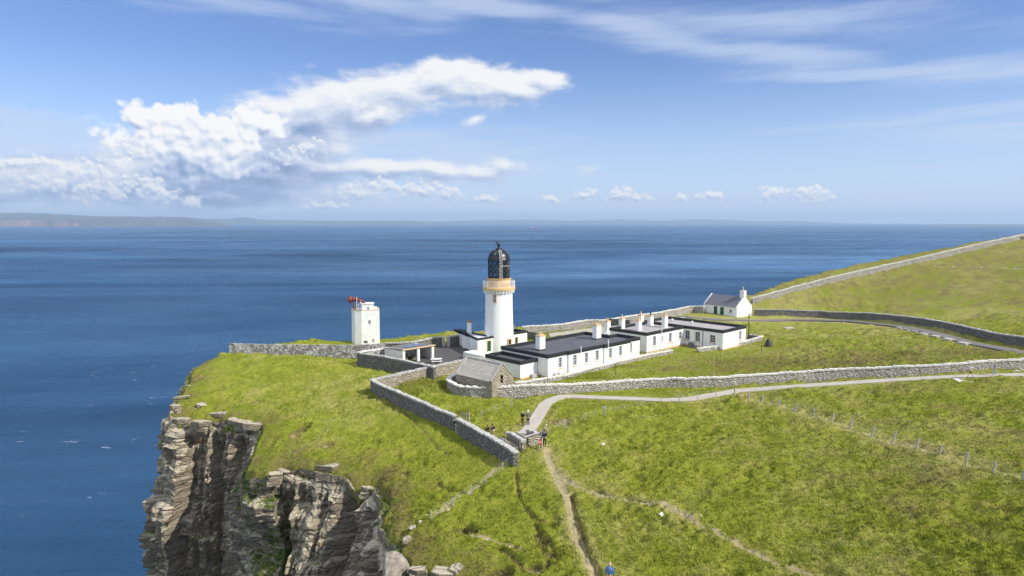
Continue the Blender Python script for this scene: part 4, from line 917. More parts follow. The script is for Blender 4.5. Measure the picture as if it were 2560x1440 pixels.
def block(name, label, fr, poly, z0, z1, openings=None, base=True, para=0.52, deck=M_felt, cat='building', wallm=M_white, band=M_black, inner=0.3, deckdrop=0.48, cap=True, group=None, loc=None):
    """flat roofed block on a footprint polygon in the frame's (a, b); openings {edge: [(x0, x1, za, zb, kind)]}"""
    ctr = np.mean([fr.p(a, b, z0) for a, b in poly], 0) if loc is None else loc
    root = thing(name, ctr, label, cat, group); W = [fr.p(a, b, 0)[:2] for a, b in poly]
    mb = MB(); n = len(W); todo = []
    for i in range(n):
        p0, p1 = W[i], W[(i+1) % n]; d = (p1-p0)/np.linalg.norm(p1-p0); inn = np.array([-d[1], d[0]])
        ops = (openings or {}).get(i, []); wall_run(mb, p0, p1, z0, z1-para*0.5, [o[:4] for o in ops], inn)
        todo += [(p0, d, inn, o) for o in ops]
    mb.build('wall', wallm, root)
    if base:
        mb = MB(); o_ = offset_poly(poly, .05); q = [fr.p(a, b, 0) for a, b in o_]; mb.prism([(p[0], p[1]) for p in q], z0-.5, z0+.28); mb.build('plinth', M_trim, root)
    oo = [fr.p(a, b, 0) for a, b in offset_poly(poly, .08)]; ii = [fr.p(a, b, 0) for a, b in offset_poly(poly, -inner)]
    mb = MB(); rows = [[(p[0], p[1], z) for p in q] for q, z in ((ii, z1-para-.05), (oo, z1-para), (oo, z1), (ii, z1), (ii, z1-para-.05))]
    mb.grid(rows[1:], close=True); mb.grid(rows[:2], close=True)
    if band: mb.build('parapet', band, root)
    mb = MB(); mb.prism([(p[0], p[1]) for p in [fr.p(a, b, 0) for a, b in offset_poly(poly, -.2)]], z1-deckdrop-.15, z1-deckdrop); mb.build('roof', deck, root)
    for (p0, d, inn, o) in todo:
        kind = o[4]
        if kind == 'door':
            m = MB(); q0 = np.array([p0[0], p0[1], 0]); d3 = np.array([d[0], d[1], 0]); i3 = np.array([inn[0], inn[1], 0])
            m.box(q0+d3*o[0]+i3*.12+Zx*o[2], d3*(o[1]-o[0]), i3*.05, Zx*(o[3]-o[2]))
            for k in range(1, 5): m.box(q0+d3*(o[0]+(o[1]-o[0])*k/5-.01)+i3*.105+Zx*(o[2]+.05), d3*.02, i3*.02, Zx*(o[3]-o[2]-.1))
            dr = m.build('door', M_green, root); s = MB()
            for a_, z_, w_, h_ in ((o[0]-.15, o[2], .146, o[3]-o[2]+.15), (o[1]+.004, o[2], .146, o[3]-o[2]+.15), (o[0], o[3]+.004, o[1]-o[0], .146)):
                s.box(q0+d3*a_-i3*.03+Zx*z_, d3*w_, i3*.06, Zx*h_)
            s.build('surround', M_ochre, dr); hd = MB(); hd.cbox(q0+d3*(o[1]-.12)+i3*.06+Zx*(o[2]+1.0), .04, .04, .14); hd.build('handle', M_steel, dr)
        elif kind == 'dark':
            m = MB(); q0 = np.array([p0[0], p0[1], 0]); d3 = np.array([d[0], d[1], 0]); i3 = np.array([inn[0], inn[1], 0])
            m.box(q0+d3*o[0]+i3*.3+Zx*o[2], d3*(o[1]-o[0]), i3*.05, Zx*(o[3]-o[2])); m.build('opening_back', M_dark, root)
        else:
            kw = dict(kind) if isinstance(kind, dict) else {}
            window(root, p0, d, inn, o[0], o[1], o[2], o[3], **kw)
    return root
def chimney(root, p, w, d, h, pots=2, ang=ANG, foot=True, potm=M_pot, capm=M_trim, poth=.55, cowl=False):
    mb = MB(); mb.cbox((p[0], p[1], p[2]+(.22 if foot else 0)), w, d, h-(.22 if foot else 0), ang); ch = mb.build('chimney', M_white, root)
    if foot: mb = MB(); mb.cbox((p[0], p[1], p[2]-.1), w+.08, d+.08, .32, ang); mb.build('flashing', M_black, ch)
    mb = MB(); mb.cbox((p[0], p[1], p[2]+h), w+.14, d+.14, .13, ang); mb.cbox((p[0], p[1], p[2]+h+.13), w*.8, d*.8, .08, ang); mb.build('cap', capm, ch)
    for k in range(pots):
        t = (k-(pots-1)/2)*min(.42, w/max(1, pots))*1.0; q = np.array([p[0]+math.cos(ang)*t, p[1]+math.sin(ang)*t]); hh = poth*(1 if k % 2 == 0 else 0.6)
        mb = MB(); z = p[2]+h+.2
        mb.lathe((q[0], q[1]), [(0, z), (.15, z), (.13, z+hh*.8), (.16, z+hh*.85), (.16, z+hh), (.09, z+hh), (.09, z+hh-.1), (0, z+hh-.1)], 12); mb.build('pot', potm, ch)
    if cowl: mb = MB(); mb.tube((p[0], p[1], p[2]+h+.2), (p[0], p[1], p[2]+h+.6), .12, .12, 8); mb.lathe((p[0], p[1]), [(0, p[2]+h+.75), (.2, p[2]+h+.6), (0, p[2]+h+.58)], 8); mb.build('cowl', M_ironblk, ch)
    return ch
Z0 = 85.0
# --- first cottage block (long, dark roof)
F1 = P(1370, 887.5, 88.5); A = Frame(F1)
def wins(fr, b, pxs, w, za, zb, off=0, **kw):
    out = []
    for px in pxs: a = fr.a_of(px, b); out.append((a-w/2-off, a+w/2-off, za, zb, dict(kw)))
    return out
a1 = A.a_of(1419); a2 = A.a_of(1508.5, -.3); a3 = A.a_of(1576, -.6); a4 = A.a_of(1598)
polyA = [(0, 0), (a1, 0), (a1, -.3), (a2, -.3), (a2, -.6), (a3, -.6), (a3, -.1), (a4, -.1), (a4, 4.6), (a4-2.3, 4.6), (a4-2.3, 10.0), (0, 10.0)]
opA = {0: wins(A, 0, [1401], .78, 86.15, 87.75), 2: wins(A, -.3, [1438, 1467, 1493.5], .82, 86.15, 87.75, a1), 4: wins(A, -.6, [1527, 1552], .82, 86.15, 87.75, a2), 6: wins(A, -.1, [1580], .8, 86.15, 87.75, a3)}
opA[6] = [(0.45, 1.2, 86.15, 87.75, {})]
hA = block('keepers_cottage', 'long white cottage with dark grey flat roof and two tall chimneys, nearest the stone barn', A, polyA, Z0, 88.5, opA)
def on_roof(px, py, z): return P(px, py, z)
c = on_roof(1351, 872.5, 88.16); chimney(hA, (c[0], c[1], 87.98), 1.25, .9, 2.25, 2)
c = on_roof(1492, 845.5, 88.16); chimney(hA, (c[0], c[1], 87.98), 1.25, .9, 2.4, 3)
# low annex at its left end
an = P(1301, 903.5, 87.75); B = Frame(an); bl = B.b_of(1214, 0)
br_ = (np.dot((F1-an)[:2], Ux[:2]), np.dot((F1-an)[:2], Vx[:2]))
polyB = [(0, 0), (br_[0]-.1, 0), (br_[0]-.1, bl), (0, bl)]
bw = B.b_of(1234.5); bw2 = B.b_of(1262)
Lb = bl
opB = {3: [(Lb-bw-.62, Lb-bw+.62, 86.35, 86.95, dict(rows=1, cols=2, sill=None)), (Lb-bw2-.3, Lb-bw2+.3, 85.9, 86.5, dict(rows=2, cols=2, sill=None))]}
hB = block('cottage_annex', 'low white flat roofed annex between the stone barn and the long cottage', B, polyB, Z0, 87.75, opB)
mb = MB(); q = B.p(br_[0]-1.6, -.5, 85.0); mb.box(q, Ux*1.4, Vx*.45, Zx*.55); mb.build('step', M_conc, hB)
# --- second cottage block (middle, pale roof)
F2c = P(1617.5, 832.3, 88.65); D = Frame(F2c); aD = D.a_of(1710, 0); bD = D.b_of(1523.8, 0)
polyD = [(0, 0), (aD+.3, 0), (aD+.3, bD), (0, bD)]
opD = {0: [(D.a_of(x)-w/2, D.a_of(x)+w/2, za, zb, dict(rows=r)) for x, w, za, zb, r in ((1636.5, .95, 86.1, 87.8, 4), (1656.5, .5, 86.6, 87.5, 2), (1675.5, .95, 86.1, 87.8, 4), (1700.5, .95, 86.3, 87.6, 2))]}
hD = block('keepers_cottage', 'middle white cottage block with pale flat roof and five buff capped chimneys', D, polyD, Z0, 88.65, opD, deck=M_feltl, group=None)
for (px, py, hh, cw) in ((1554.5, 818.5, 1.85, False), (1596.5, 823.5, 1.85, False), (1626, 811.5, 1.85, True), (1661.5, 816, 2.2, False), (1602, 806, 1.6, False)):
    c = on_roof(px, py, 88.35); chimney(hD, (c[0], c[1], 88.1), .95, .75, hh, 1, foot=False, poth=.6 if not cw else .05, cowl=cw)
c = P(1518.5, 833, 86.8); hE = thing('chimney_outhouse', (c[0], c[1], Z0), 'small white outhouse with one slim buff topped chimney between the two cottages', 'outhouse')
mb = MB(); mb.cbox((c[0], c[1], Z0), 2.2, 1.8, 1.9, ANG); mb.build('wall', M_white, hE); chimney(hE, (c[0], c[1], Z0+1.9), .95, .75, 2.15, 1, foot=False, poth=.5)
# --- right wing
Wc = P(1808, 826, 88.65); Wg = Frame(Wc); aW = Wg.a_of(1865, 0, 815); bW = Wg.b_of(1710, 0)
cB = P(1680, 789, 88.65); bBack = float(np.dot((cB-Wc)[:2], Vx[:2]))
polyW = [(0, 0), (aW, 0), (aW, bBack), (0, bBack)]
lw = bBack
def bwin(px, w, za, zb, **kw): b = Wg.b_of(px, 0, 850); return (lw-b-w/2, lw-b+w/2, za, zb, dict(kw))
opW = {0: [(Wg.a_of(1851, 0, 830)-.45, Wg.a_of(1851, 0, 830)+.45, 86.2, 87.8, {})], 3: [bwin(1718, 1.0, 86.1, 87.8), bwin(1743.5, 1.0, 86.0, 87.8, rows=1, cols=2), bwin(1781, 1.1, 86.2, 87.55, rows=3)]}
hW = block('keepers_cottage', 'right hand white cottage wing at right angles, with pale flat roof and round vents', Wg, polyW, Z0, 88.65, opW, deck=M_feltl)
for px, py in ((1680.5, 802), (1730, 808)):
    c = on_roof(px, py, 88.3); mb = MB(); mb.lathe((c[0], c[1]), [(0, 88.75), (.2, 88.72), (.24, 88.6), (.22, 88.5), (.16, 88.45), (.16, 88.28)], 10); mb.build('roof_vent', M_wboard, hW)
c = Wg.p(-1.6, 2.0, 84.99); mb = MB(); mb.box(c, Ux*1.4, Vx*4.2, Zx*.12); mb.build('ramp', M_slate, hW)
mb = MB(); mb.cbox((*(Wg.p(-.5, Wg.b_of(1731), 0)[:2]), 85), .5, .8, .75, ANG); mb.build('condenser_box', M_slate, hW)
# downpipes and flue poles against the fronts
def pipe(root, fr, px, b, z0, z1, r=.05, m=M_frame, nm='downpipe', py=850):
    a = fr.a_of(px, b, py); q = fr.p(a, b, 0); mb = MB(); mb.tube((q[0], q[1], z0), (q[0], q[1], z1), r, r, 8); mb.build(nm, m, root)
pipe(hA, A, 1453, -.55, 85, 89.0, .06, nm='flue_pole'); pipe(hA, A, 1521, -.85, 85, 89.3, .07, nm='flue_pole')
pipe(hD, D, 1654, -.2, 85, 89.2, .07, nm='flue_pole'); pipe(hD, D, 1624, -.12, 85, 88.0, m=M_wboard); pipe(hD, D, 1682, -.12, 85.2, 86.4, m=M_wboard)
for px in (1389.5, 1398.5):
    a = A.a_of(px, -.3); q = A.p(a, -.35, 85.05); mb = MB(); mb.lathe((q[0], q[1]), [(0, 85.9), (.12, 85.86), (.2, 85.7), (.2, 85.1), (0, 85.08)], 12); mb.build('gas_bottle', M_wboard, hA)
mb = MB(); q = Wg.p(-.1, Wg.b_of(1757), 0); mb.tube((q[0], q[1], 85), (q[0], q[1], 88.1), .05, .05, 8); mb.cbox((q[0], q[1], 88.1), .22, .22, .2, ANG); mb.build('downpipe', M_slate, hW)

# --- lighthouse
LC = P(1247.5, 874.5, Z0); LY = LC[1]; 
def lz(py): return float(CAMZ+ray(1247, py)[2]*LY/ray(1247, py)[1])
LH = thing('lighthouse', (LC[0], LC[1], Z0), 'tall round white lighthouse with ochre gallery band and black domed lantern', 'lighthouse')
sc_ = LY/1700
zc0, zs0, zs1, zr, zd, zl, zdo = lz(732), lz(723.5), lz(717.5), lz(701), lz(694.5), lz(650.5), lz(624)
mb = MB(); mb.lathe(LC, [(2.72, Z0-.5), (2.68, Z0+1), (2.55, Z0+4), (2.45, zc0-3), (2.42, zc0)], 64); mb.build('tower_wall', M_whitetower, LH, smooth=True)
mb = MB(); mb.lathe(LC, [(2.42, zc0-.06), (2.5, zc0), (2.5, zc0+.12), (2.42, zc0+.12), (2.42, zs0-.12), (2.84, zs0-.12), (2.84, zs0)], 64)
for k in range(30):
    a = 2*math.pi*k/30; e = np.array([math.cos(a), math.sin(a), 0]); t = np.array([-e[1], e[0], 0])
    mb.box(LC+e*2.35-t*.12+Zx*(zc0+.12-Z0), t*.24, e*.42, Zx*(zs0-zc0-.24)); mb.box(LC+e*2.3-t*.12+Zx*(zc0+.4-Z0), t*.24, e*.28, Zx*.2)
mb.build('corbel_ring', M_whitetower, LH)
mb = MB(); mb.lathe(LC, [(2.4, zs0), (2.9, zs0), (2.93, zs0+.1), (2.93, zs1-.05), (2.88, zs1), (1.9, zs1)], 64); mb.build('gallery', M_ochre, LH)
mb = MB(); mb.lathe(LC, [(2.1, zs1), (2.1, zd-.16), (2.2, zd-.14), (2.22, zd-.02), (1.8, zd)], 48); mb.build('drum', mat('pale_ochre_paint', (0.62, 0.42, 0.2), .6, var=.08), LH, smooth=False)
mb = MB()
for k in range(40):
    a = 2*math.pi*k/40; b = 2*math.pi*(k+1)/40; p = [np.array([LC[0]+2.82*math.cos(t), LC[1]+2.82*math.sin(t), 0]) for t in (a, b)]
    for z in (zs1+.12, zr): mb.tube(p[0]+Zx*z, p[1]+Zx*z, .03, .03, 5)
    mb.tube(p[0]+Zx*(zs1+.12), p[1]+Zx*zr, .018, .018, 4); mb.tube(p[1]+Zx*(zs1+.12), p[0]+Zx*zr, .018, .018, 4)
    if k % 5 == 0: mb.tube(p[0]+Zx*zs1, p[0]+Zx*(zr+.03), .035, .035, 5)
mb.build('gallery_railing', M_frame, LH)
LR = 1.9
mb = MB()
for k in range(16):
    a0 = 2*math.pi*k/16
    for s in (1, -1):
        n_ = 8; pts = []
        for j in range(n_+1):
            a = a0+s*(2*math.pi/16)*3*j/n_; pts.append((LC[0]+LR*math.cos(a), LC[1]+LR*math.sin(a), zd+(zl-zd)*j/n_))
        mb.path(pts, .05, 5)
for z in (zd+.03, (zd+zl)/2-.5, (zd+zl)/2+.55, zl): mb.lathe(LC, [(LR-.03, z-.04), (LR+.04, z-.04), (LR+.04, z+.04), (LR-.03, z+.04)], 40)
lant = mb.build('lantern_frame', M_ironblk, LH)
gl = mat('lantern_glass', (0.32, 0.42, 0.46), 0.03); gl.node_tree.nodes['Principled BSDF'].inputs['Transmission Weight'].default_value = .92; gl.node_tree.nodes['Principled BSDF'].inputs['IOR'].default_value = 1.05
mb = MB(); a0, a1 = R(-80), R(-80)+0
mb.lathe(LC, [(LR-.05, zd), (LR-.05, zl)], 40, R(100), R(282)); mb.build('lantern_glazing', gl, LH)
mb = MB(); mb.lathe(LC, [(LR-.07, zd), (LR-.07, zl)], 40, R(-76), R(98)); mb.build('landward_blind', M_ironblk, LH)
mb = MB(); mb.lathe(LC, [(0, zd+.3), (.5, zd+.3), (.35, zd+.9), (.75, zd+1.2), (.9, zd+1.7), (.75, zd+2.2), (.35, zd+2.5), (0, zd+2.6)], 20); mb.build('lens', mat('lens_glass', (0.45, 0.6, 0.62), .1, spec=.9), LH)
mb = MB(); zh = zdo-zl; prof = [(1.86, zl), (2.0, zl), (2.02, zl+.12), (1.95, zl+.14)]
for j in range(9): t = j/8*math.pi/2*.93; prof.append((1.95*math.cos(t)**.9 if j < 8 else .25, zl+.14+(zh-.1)*math.sin(t)))
prof += [(.45, zdo+.02), (.6, zdo+.12), (.6, zdo+.2), (.3, zdo+.22), (.24, zdo+.3), (.2, zdo+.75), (.3, zdo+.8), (.3, zdo+1.0), (.12, zdo+1.05), (0, zdo+1.1)]
mb.lathe(LC, prof, 40); mb.build('dome', M_ironblk, LH, smooth=True)
mb = MB()
for k in range(16):
    a = 2*math.pi*k/16; mb.path([(LC[0]+1.965*math.cos(t)**.9*math.cos(a), LC[1]+1.965*math.cos(t)**.9*math.sin(a), zl+.15+(zh-.1)*math.sin(t)) for t in [x*.17 for x in range(9)]], .02, 4)
mb.build('dome_rib', M_ironblk, LH)
mb = MB(); mb.tube(LC+np.array([-.6, -.1, zdo+1.25-Z0]), LC+np.array([.45, .1, zdo+1.25-Z0]), .04, .04, 6); mb.box(LC+np.array([-.62, -.1, zdo+1.15-Z0]), (.4, .03, 0), (0, .03, 0), (0, 0, .22))
mb.tube(LC+np.array([0, 0, zdo+1-Z0]), LC+np.array([0, 0, zdo+1.45-Z0]), .04, .03, 6); mb.cbox(LC+np.array([-.28, 0, zdo+.85-Z0]), .3, .3, .25); mb.build('wind_vane', M_ironblk, LH)
mb = MB(); mb.tube(LC+np.array([.5, .1, zdo+.1-Z0]), LC+np.array([.85, .2, zdo+1.3-Z0]), .015, .01, 5); mb.tube(LC+np.array([.85, .2, zdo+1.3-Z0]), LC+np.array([.86, .2, zdo+1.8-Z0]), .03, .01, 5); mb.build('aerial', M_ironblk, LH)
ea = R(-78); ed = np.array([math.cos(ea), math.sin(ea), 0]); et = np.array([-ed[1], ed[0], 0]); mb = MB()
def lp(s, t): return LC+et*s+ed*t[0]+Zx*(t[1]-Z0)
lad = [(2.02, zs1+.9), (2.02, zl+.25)]+[(2.06*math.cos(t)**.9, zl+.16+(zh-.08)*math.sin(t)) for t in [x*.16+.08 for x in range(8)]]
for s in (-.19, .19): mb.path([lp(s, t) for t in lad], .03, 5)
zz = zs1+1.0
while zz < zl+.2: mb.tube(lp(-.19, (2.02, zz)), lp(.19, (2.02, zz)), .02, .02, 4); zz += .27
for t in lad[2:]: mb.tube(lp(-.19, t), lp(.19, t), .02, .02, 4)
mb.build('ladder', M_frame, LH)
mb = MB(); n_ = 14; pts = [(LC[0]+2.0*math.cos(ea+R(6)*k), LC[1]+2.0*math.sin(ea+R(6)*k), (zd+zl)/2+.62) for k in range(n_)]; mb.path(pts, .03, 5); mb.build('handrail', M_frame, LH)
def tower_window(px, py0, py1, w, green=False):
    d = ray(px, (py0+py1)/2)[:2]; d = d/np.linalg.norm(d); oc = -LC[:2]; bb = np.dot(d, LC[:2]); cc = np.dot(LC[:2], LC[:2])-2.52**2; t = bb-math.sqrt(bb*bb-cc); p = d*t
    za = CAMZ+ray(px, py1)[2]*p[1]/ray(px, py1)[1]; zb = CAMZ+ray(px, py0)[2]*p[1]/ray(px, py0)[1]
    nn = (p-LC[:2])/np.linalg.norm(p-LC[:2]); tt = np.array([-nn[1], nn[0]]); rr_ = 2.45+.16*max(0, (90-za)/5)
    p = LC[:2]+nn*(rr_+.19); q = p-tt*w/2
    mb = MB(); q3 = np.array([q[0], q[1], 0]); t3 = np.array([tt[0], tt[1], 0]); n3 = np.array([nn[0], nn[1], 0]); T_ = .14
    for a, z, ww, hh in ((-T_, za-T_, T_-.004, zb-za+2*T_), (w+.004, za-T_, T_, zb-za+2*T_), (0, zb+.004, w, T_), (0, za-T_-.004, w, T_)): mb.box(q3+t3*a+Zx*z-n3*.25, t3*ww, n3*.29, Zx*hh)
    so_ = mb.build('window_surround', M_ochre if green else M_trim, LH)
    mb = MB(); mb.box(q3+Zx*za-n3*.25, t3*w, n3*.16, Zx*(zb-za)); mb.build('pane', M_glass, so_)
    mb = MB(); mb.box(q3+Zx*((za+zb)/2-.03)-n3*.085, t3*w, n3*.03, Zx*.06); mb.box(q3+t3*(w/2-.025)+Zx*za-n3*.082, t3*.05, n3*.03, Zx*(zb-za)); mb.build('window_bar', M_green if green else M_frame, so_)
tower_window(1237, 738, 754.5, .42); tower_window(1272, 848.5, 860, .62, True)
# --- curved range at the foot of the tower
FB = Frame(LC, Ux, Vx); zt = 87.9
cx0, cy0 = np.dot(P(1193, 862, zt)[:2]-LC[:2], Ux[:2]), np.dot(P(1193, 862, zt)[:2]-LC[:2], Vx[:2])
# footprint: straight front facing the sun, round end to the left
pc = P(1194, 846.5, zt); pr = P(1227, 839, zt); p_l = P(1168.5, 832, zt)
def ab(p): return (float(np.dot(p[:2]-LC[:2], Ux[:2])), float(np.dot(p[:2]-LC[:2], Vx[:2])))
c0 = ab(pc); c1 = ab(pr); cl = ab(p_l)
arc = []
bz = [np.array(cl)+np.array([1.8, 3.2]), np.array(cl)+np.array([-.2, 1.6]), np.array(cl), np.array(cl)+(np.array(c0)-np.array(cl))*.35+np.array([-.35, 0]), np.array(c0)]
arc = [tuple(q) for q in smooth(bz, 2)][::-1]; arc = list(reversed(arc))
polyF = arc+[(c1[0], c0[1]), (c1[0], cl[1]+4.2)]
# keep anticlockwise
def area(p): return sum(p[i][0]*p[(i+1) % len(p)][1]-p[(i+1) % len(p)][0]*p[i][1] for i in range(len(p)))/2
if area(polyF) < 0: polyF = polyF[::-1]
ke = [i for i in range(len(polyF)) if abs(polyF[i][1]-c0[1]) < 1e-6 and abs(polyF[(i+1) % len(polyF)][1]-c0[1]) < 1e-6]
Ld = c1[0]-c0[0]
opF = {ke[0]: [(Ld*.60, Ld*.60+.85, Z0+.3, Z0+2.15, 'door')]} if ke else {}
hF = block('lighthouse_range', 'round ended white store with black parapet and green door left of the lighthouse foot', FB, polyF, Z0, zt, opF, base=False, para=.32, deck=mat('white_roof_coating', (.72, .73, .74), .5, var=.05), inner=.25, deckdrop=.25)
c = P(1173.5, 834, zt-.2); mb = MB(); mb.lathe((c[0], c[1]), [(.42, zt-.4), (.42, zt+1.85)], 20); ch = mb.build('chimney', M_white, hF); mb = MB(); mb.lathe((c[0], c[1]), [(.42, zt+1.85), (.47, zt+1.9), (.47, zt+2.05), (.36, zt+2.25), (0, zt+2.28)], 20); mb.build('cap', mat('weathered_brown_cap', (.3, .2, .13), .9, var=.2), ch)
# right hand part behind the tower
pr1 = P(1283, 832, zt); prr = P(1308.5, 825, zt); r0 = ab(pr1); r1 = ab(prr)
polyR = [(r0[0]-.6, r0[1]), (r1[0], r0[1]), (r1[0], r0[1]+3.6), (r0[0]-.6, r0[1]+3.6)]
opR = {0: [(r0[0]*0+1.1, 1.75, Z0+.8, Z0+1.95, dict(rows=2, cols=1, frame=M_green, surround=M_ochre, sill=M_ochre))]}
hR = block('lighthouse_store', 'small white flat roofed store with ochre framed window, right of the lighthouse foot', FB, polyR, Z0, zt, opR, base=False, para=.35)
mb = MB(); q = FB.p(r0[0]+.2, r0[1]+3.7, Z0); mb.box(q, Ux*3.8, Vx*3.0, Zx*3.15); hg = thing('rear_hut', q, 'grey roofed white hut behind the right hand store of the lighthouse', 'hut'); mb.build('wall', M_white, hg)
mb = MB(); k = len(mb.v); q1 = FB.p(r0[0]-.1, r0[1]+3.45, Z0+3.15); q2 = FB.p(r0[0]+4.3, r0[1]+3.45, Z0+3.15); q3 = FB.p(r0[0]+4.3, r0[1]+7.0, Z0+3.15); q4 = FB.p(r0[0]-.1, r0[1]+7.0, Z0+3.15); r_1 = FB.p(r0[0]-.1, r0[1]+5.2, Z0+3.9); r_2 = FB.p(r0[0]+4.3, r0[1]+5.2, Z0+3.9)
mb.poly([q1, q2, r_2, r_1]); mb.poly([q3, q4, r_1, r_2]); mb.poly([q2, q3, r_2]); mb.poly([q4, q1, r_1]); mb.poly([q4, q3, q2, q1]); mb.build('roof', M_felt, hg)
# white enclosed terrace in front
tz = 86.15; t0 = P(1158.5, 879.5, tz); t1 = P(1216, 889, tz); ta, tb = ab(t0), ab(t1)
mb = MB(); fr = FB; o_ = fr.p(ta[0], tb[1], Z0-.3); w_ = 3.2
tr = thing('white_terrace', fr.p(ta[0], tb[1], Z0), 'low white walled terrace in front of the round ended store', 'terrace')
La_ = 1.9; Lb_ = ta[1]-tb[1]+.0
mb.box(fr.p(ta[0]+.0, tb[1], Z0-.3), Ux*2.4, Vx*(Lb_+.0), Zx*(tz-Z0+.3)); mb.build('terrace_block', M_white, tr)
# --- fog signal tower
FT = P(904.5, 859.3, 83.6); FTY = FT[1]; k_ = FTY/1700
FTa = R(-14); fu = np.array([math.cos(R(14)), math.sin(R(14)), 0]); fv = np.array([-math.sin(R(14)), math.cos(R(14)), 0])
def fz(py): return float(CAMZ+ray(905, py)[2]*FTY/ray(905, py)[1])
TW = thing('fog_signal_tower', (FT[0], FT[1], 83.6), 'white round backed fog signal tower with a rusty red horn on top', 'tower')
zt1 = fz(775.5); zp = fz(761); wB = 44.3*k_*1.02; wT = 43.5*k_*1.02
def fp(a, b, z): return np.array([FT[0], FT[1], 0])+fu*a+fv*b+Zx*z
def foot(z, sc):
    w = wB*sc; x0 = wB*(1-sc)*.35; pts = [(x0, 0), (x0+w, 0), (x0+w, 4.0)]
    n_ = 12
    for k in range(n_+1):
        a = R(60)+(R(225)-R(60))*k/n_; pts.append((x0+.25+2.15*math.cos(a)*1.0, 2.1+2.15*math.sin(a)*1.0) if k > 0 else (x0+1.3, 4.0))
    return [fp(a, b, z) for a, b in pts]
def tower_front(z): f = (z-83.6)/(zt1-83.6); return 1-.045*f
mb = MB(); lo, hi = foot(83.0, 1.0), foot(zt1, .955)
# front face with openings
p0, p1 = lo[0][:2], lo[1][:2]; inn = fv[:2]
def fo(px, py0, py1, wpx): c_ = (px-904.5)*k_*1.0; return (c_-wpx*k_/2, c_+wpx*k_/2, fz(py1), fz(py0))
opsT = [fo(924.5, 801.5, 812, 6.5), fo(933, 849.5, 858.5, 5.5), fo(914, 852.5, 860, 11)]
wall_run(mb, p0, p1, 83.0, zt1, opsT, inn); 
mb.grid([lo[1:]+[lo[0]], hi[1:]+[hi[0]]]); mb.poly([tuple(q+Zx*0) for q in foot(zt1-.02, .955)])
tw_wall = mat('weathered_white_render', (.80, .80, .78), .65, var=.05, vscale=1.5, bump=.3, bscale=5, dirt=((.45, .42, .38), .55, 1.6)); mb.build('tower_wall', tw_wall, TW)
for o in opsT[:2]: window(TW, p0, fu[:2], inn, *o, rows=3, cols=2, sill=None)
window(TW, p0, fu[:2], inn, *opsT[2], rows=1, cols=3, sill=None)
ring = MB(); rows = [[fp(*((0, 0)), 0)]]
o1 = foot(zt1, .99); i1 = foot(zt1, .90); ctrp = np.mean(o1, 0)
def scl(pts, s, z): return [(ctrp[0]+(p[0]-ctrp[0])*s, ctrp[1]+(p[1]-ctrp[1])*s, z) for p in pts]
ring.grid([scl(o1, 1.0, zt1-.12), scl(o1, 1.02, zt1-.1), scl(o1, 1.02, zt1+.02), scl(o1, .86, zt1+.02)], close=True); ring.build('rim', M_trim, TW)
pw0 = (906.5-904.5)*k_; pw1 = (936-904.5)*k_; mb = MB(); ph0 = fp(pw0, 0.0, 0)[:2]-inn*.02; ph1 = fp(pw1, 0.0, 0)[:2]-inn*.02
ow = (921.5-906.5)*k_; oww = [(ow-3*k_, ow+3*k_, fz(778), fz(768.5))]
wall_run(mb, ph0, ph1, zt1-1.2, zp, oww, inn); a_ = fp(pw0, 2.6, 0); b_ = fp(pw1, 2.6, 0)
for q0, q1 in ((ph1, b_[:2]), (b_[:2], a_[:2]), (a_[:2], ph0)): mb.poly([(q0[0], q0[1], zt1-.1), (q1[0], q1[1], zt1-.1), (q1[0], q1[1], zp), (q0[0], q0[1], zp)])
pn = mb.build('penthouse', tw_wall, TW); window(pn.parent, ph0, fu[:2], inn, *oww[0], rows=3, cols=2, sill=None)
mb = MB(); mb.box(fp(pw0-.12, -.15, zp), fu*(pw1-pw0+.24), fv*2.9, Zx*.09); mb.build('penthouse_roof', M_wboard, TW)
mb = MB(); mb.box(fp((937-904.5)*k_, -.05, zt1-.9), fu*(944.3-937.5)*k_, fv*1.2, Zx*(fz(769)-zt1+.9)); mb.build('side_turret', tw_wall, TW)
def hp(px, py, b=1.2): q = ray(px, py); y = FTY+b; return np.array([q[0]*y/q[1], y, CAMZ+q[2]*y/q[1]])
mb = MB(); hpts = [(911, 764), (910.5, 759), (908, 754.5), (903, 751.5), (897, 750), (888, 748.5), (881, 748), (874, 749)]; hr = [.25, .25, .26, .27, .3, .42, .52, .72]
ppp = [hp(*q) for q in hpts]; mb.path(ppp, hr, 14); hn = mb.build('horn', M_red, TW, smooth=True)
dd_ = (ppp[-1]-ppp[-2])/np.linalg.norm(ppp[-1]-ppp[-2]); mb = MB(); mb.tube(ppp[-1]-dd_*.05, ppp[-1]+dd_*.1, .78, .78, 16); mb.build('horn_lip', M_red, hn); mb = MB(); mb.tube(ppp[-1]+dd_*.102, ppp[-1]+dd_*.11, .68, .68, 16); mb.build('horn_mouth', M_dark, hn)
mb = MB(); a_ = hp(884.5, 755); b_ = hp(885.5, 773); mb.tube(b_, a_, .12, .09, 6); mb.tube(hp(889, 773), hp(886, 757), .06, .06, 5); mb.cbox(hp(885.5, 775), .6, .6, .25); mb.build('horn_support', M_rust, TW)
mb = MB()
for (x0, y0, x1, y1) in ((891.5, 775, 891.5, 742), (901, 775, 901, 752), (891.5, 763, 906, 763), (891.5, 769, 906, 769), (896, 775, 896, 757)): mb.tube(hp(x0, y0, .5), hp(x1, y1, .5), .04, .04, 5)
mb.build('railing', M_frame, TW)
mb = MB(); mb.tube(hp(926.5, 761, 1.5), hp(926.5, 741, 1.5), .025, .02, 5); mb.tube(hp(925, 744.5, 1.5), hp(928, 744.5, 1.5), .02, .02, 4); mb.build('aerial', M_red, TW)

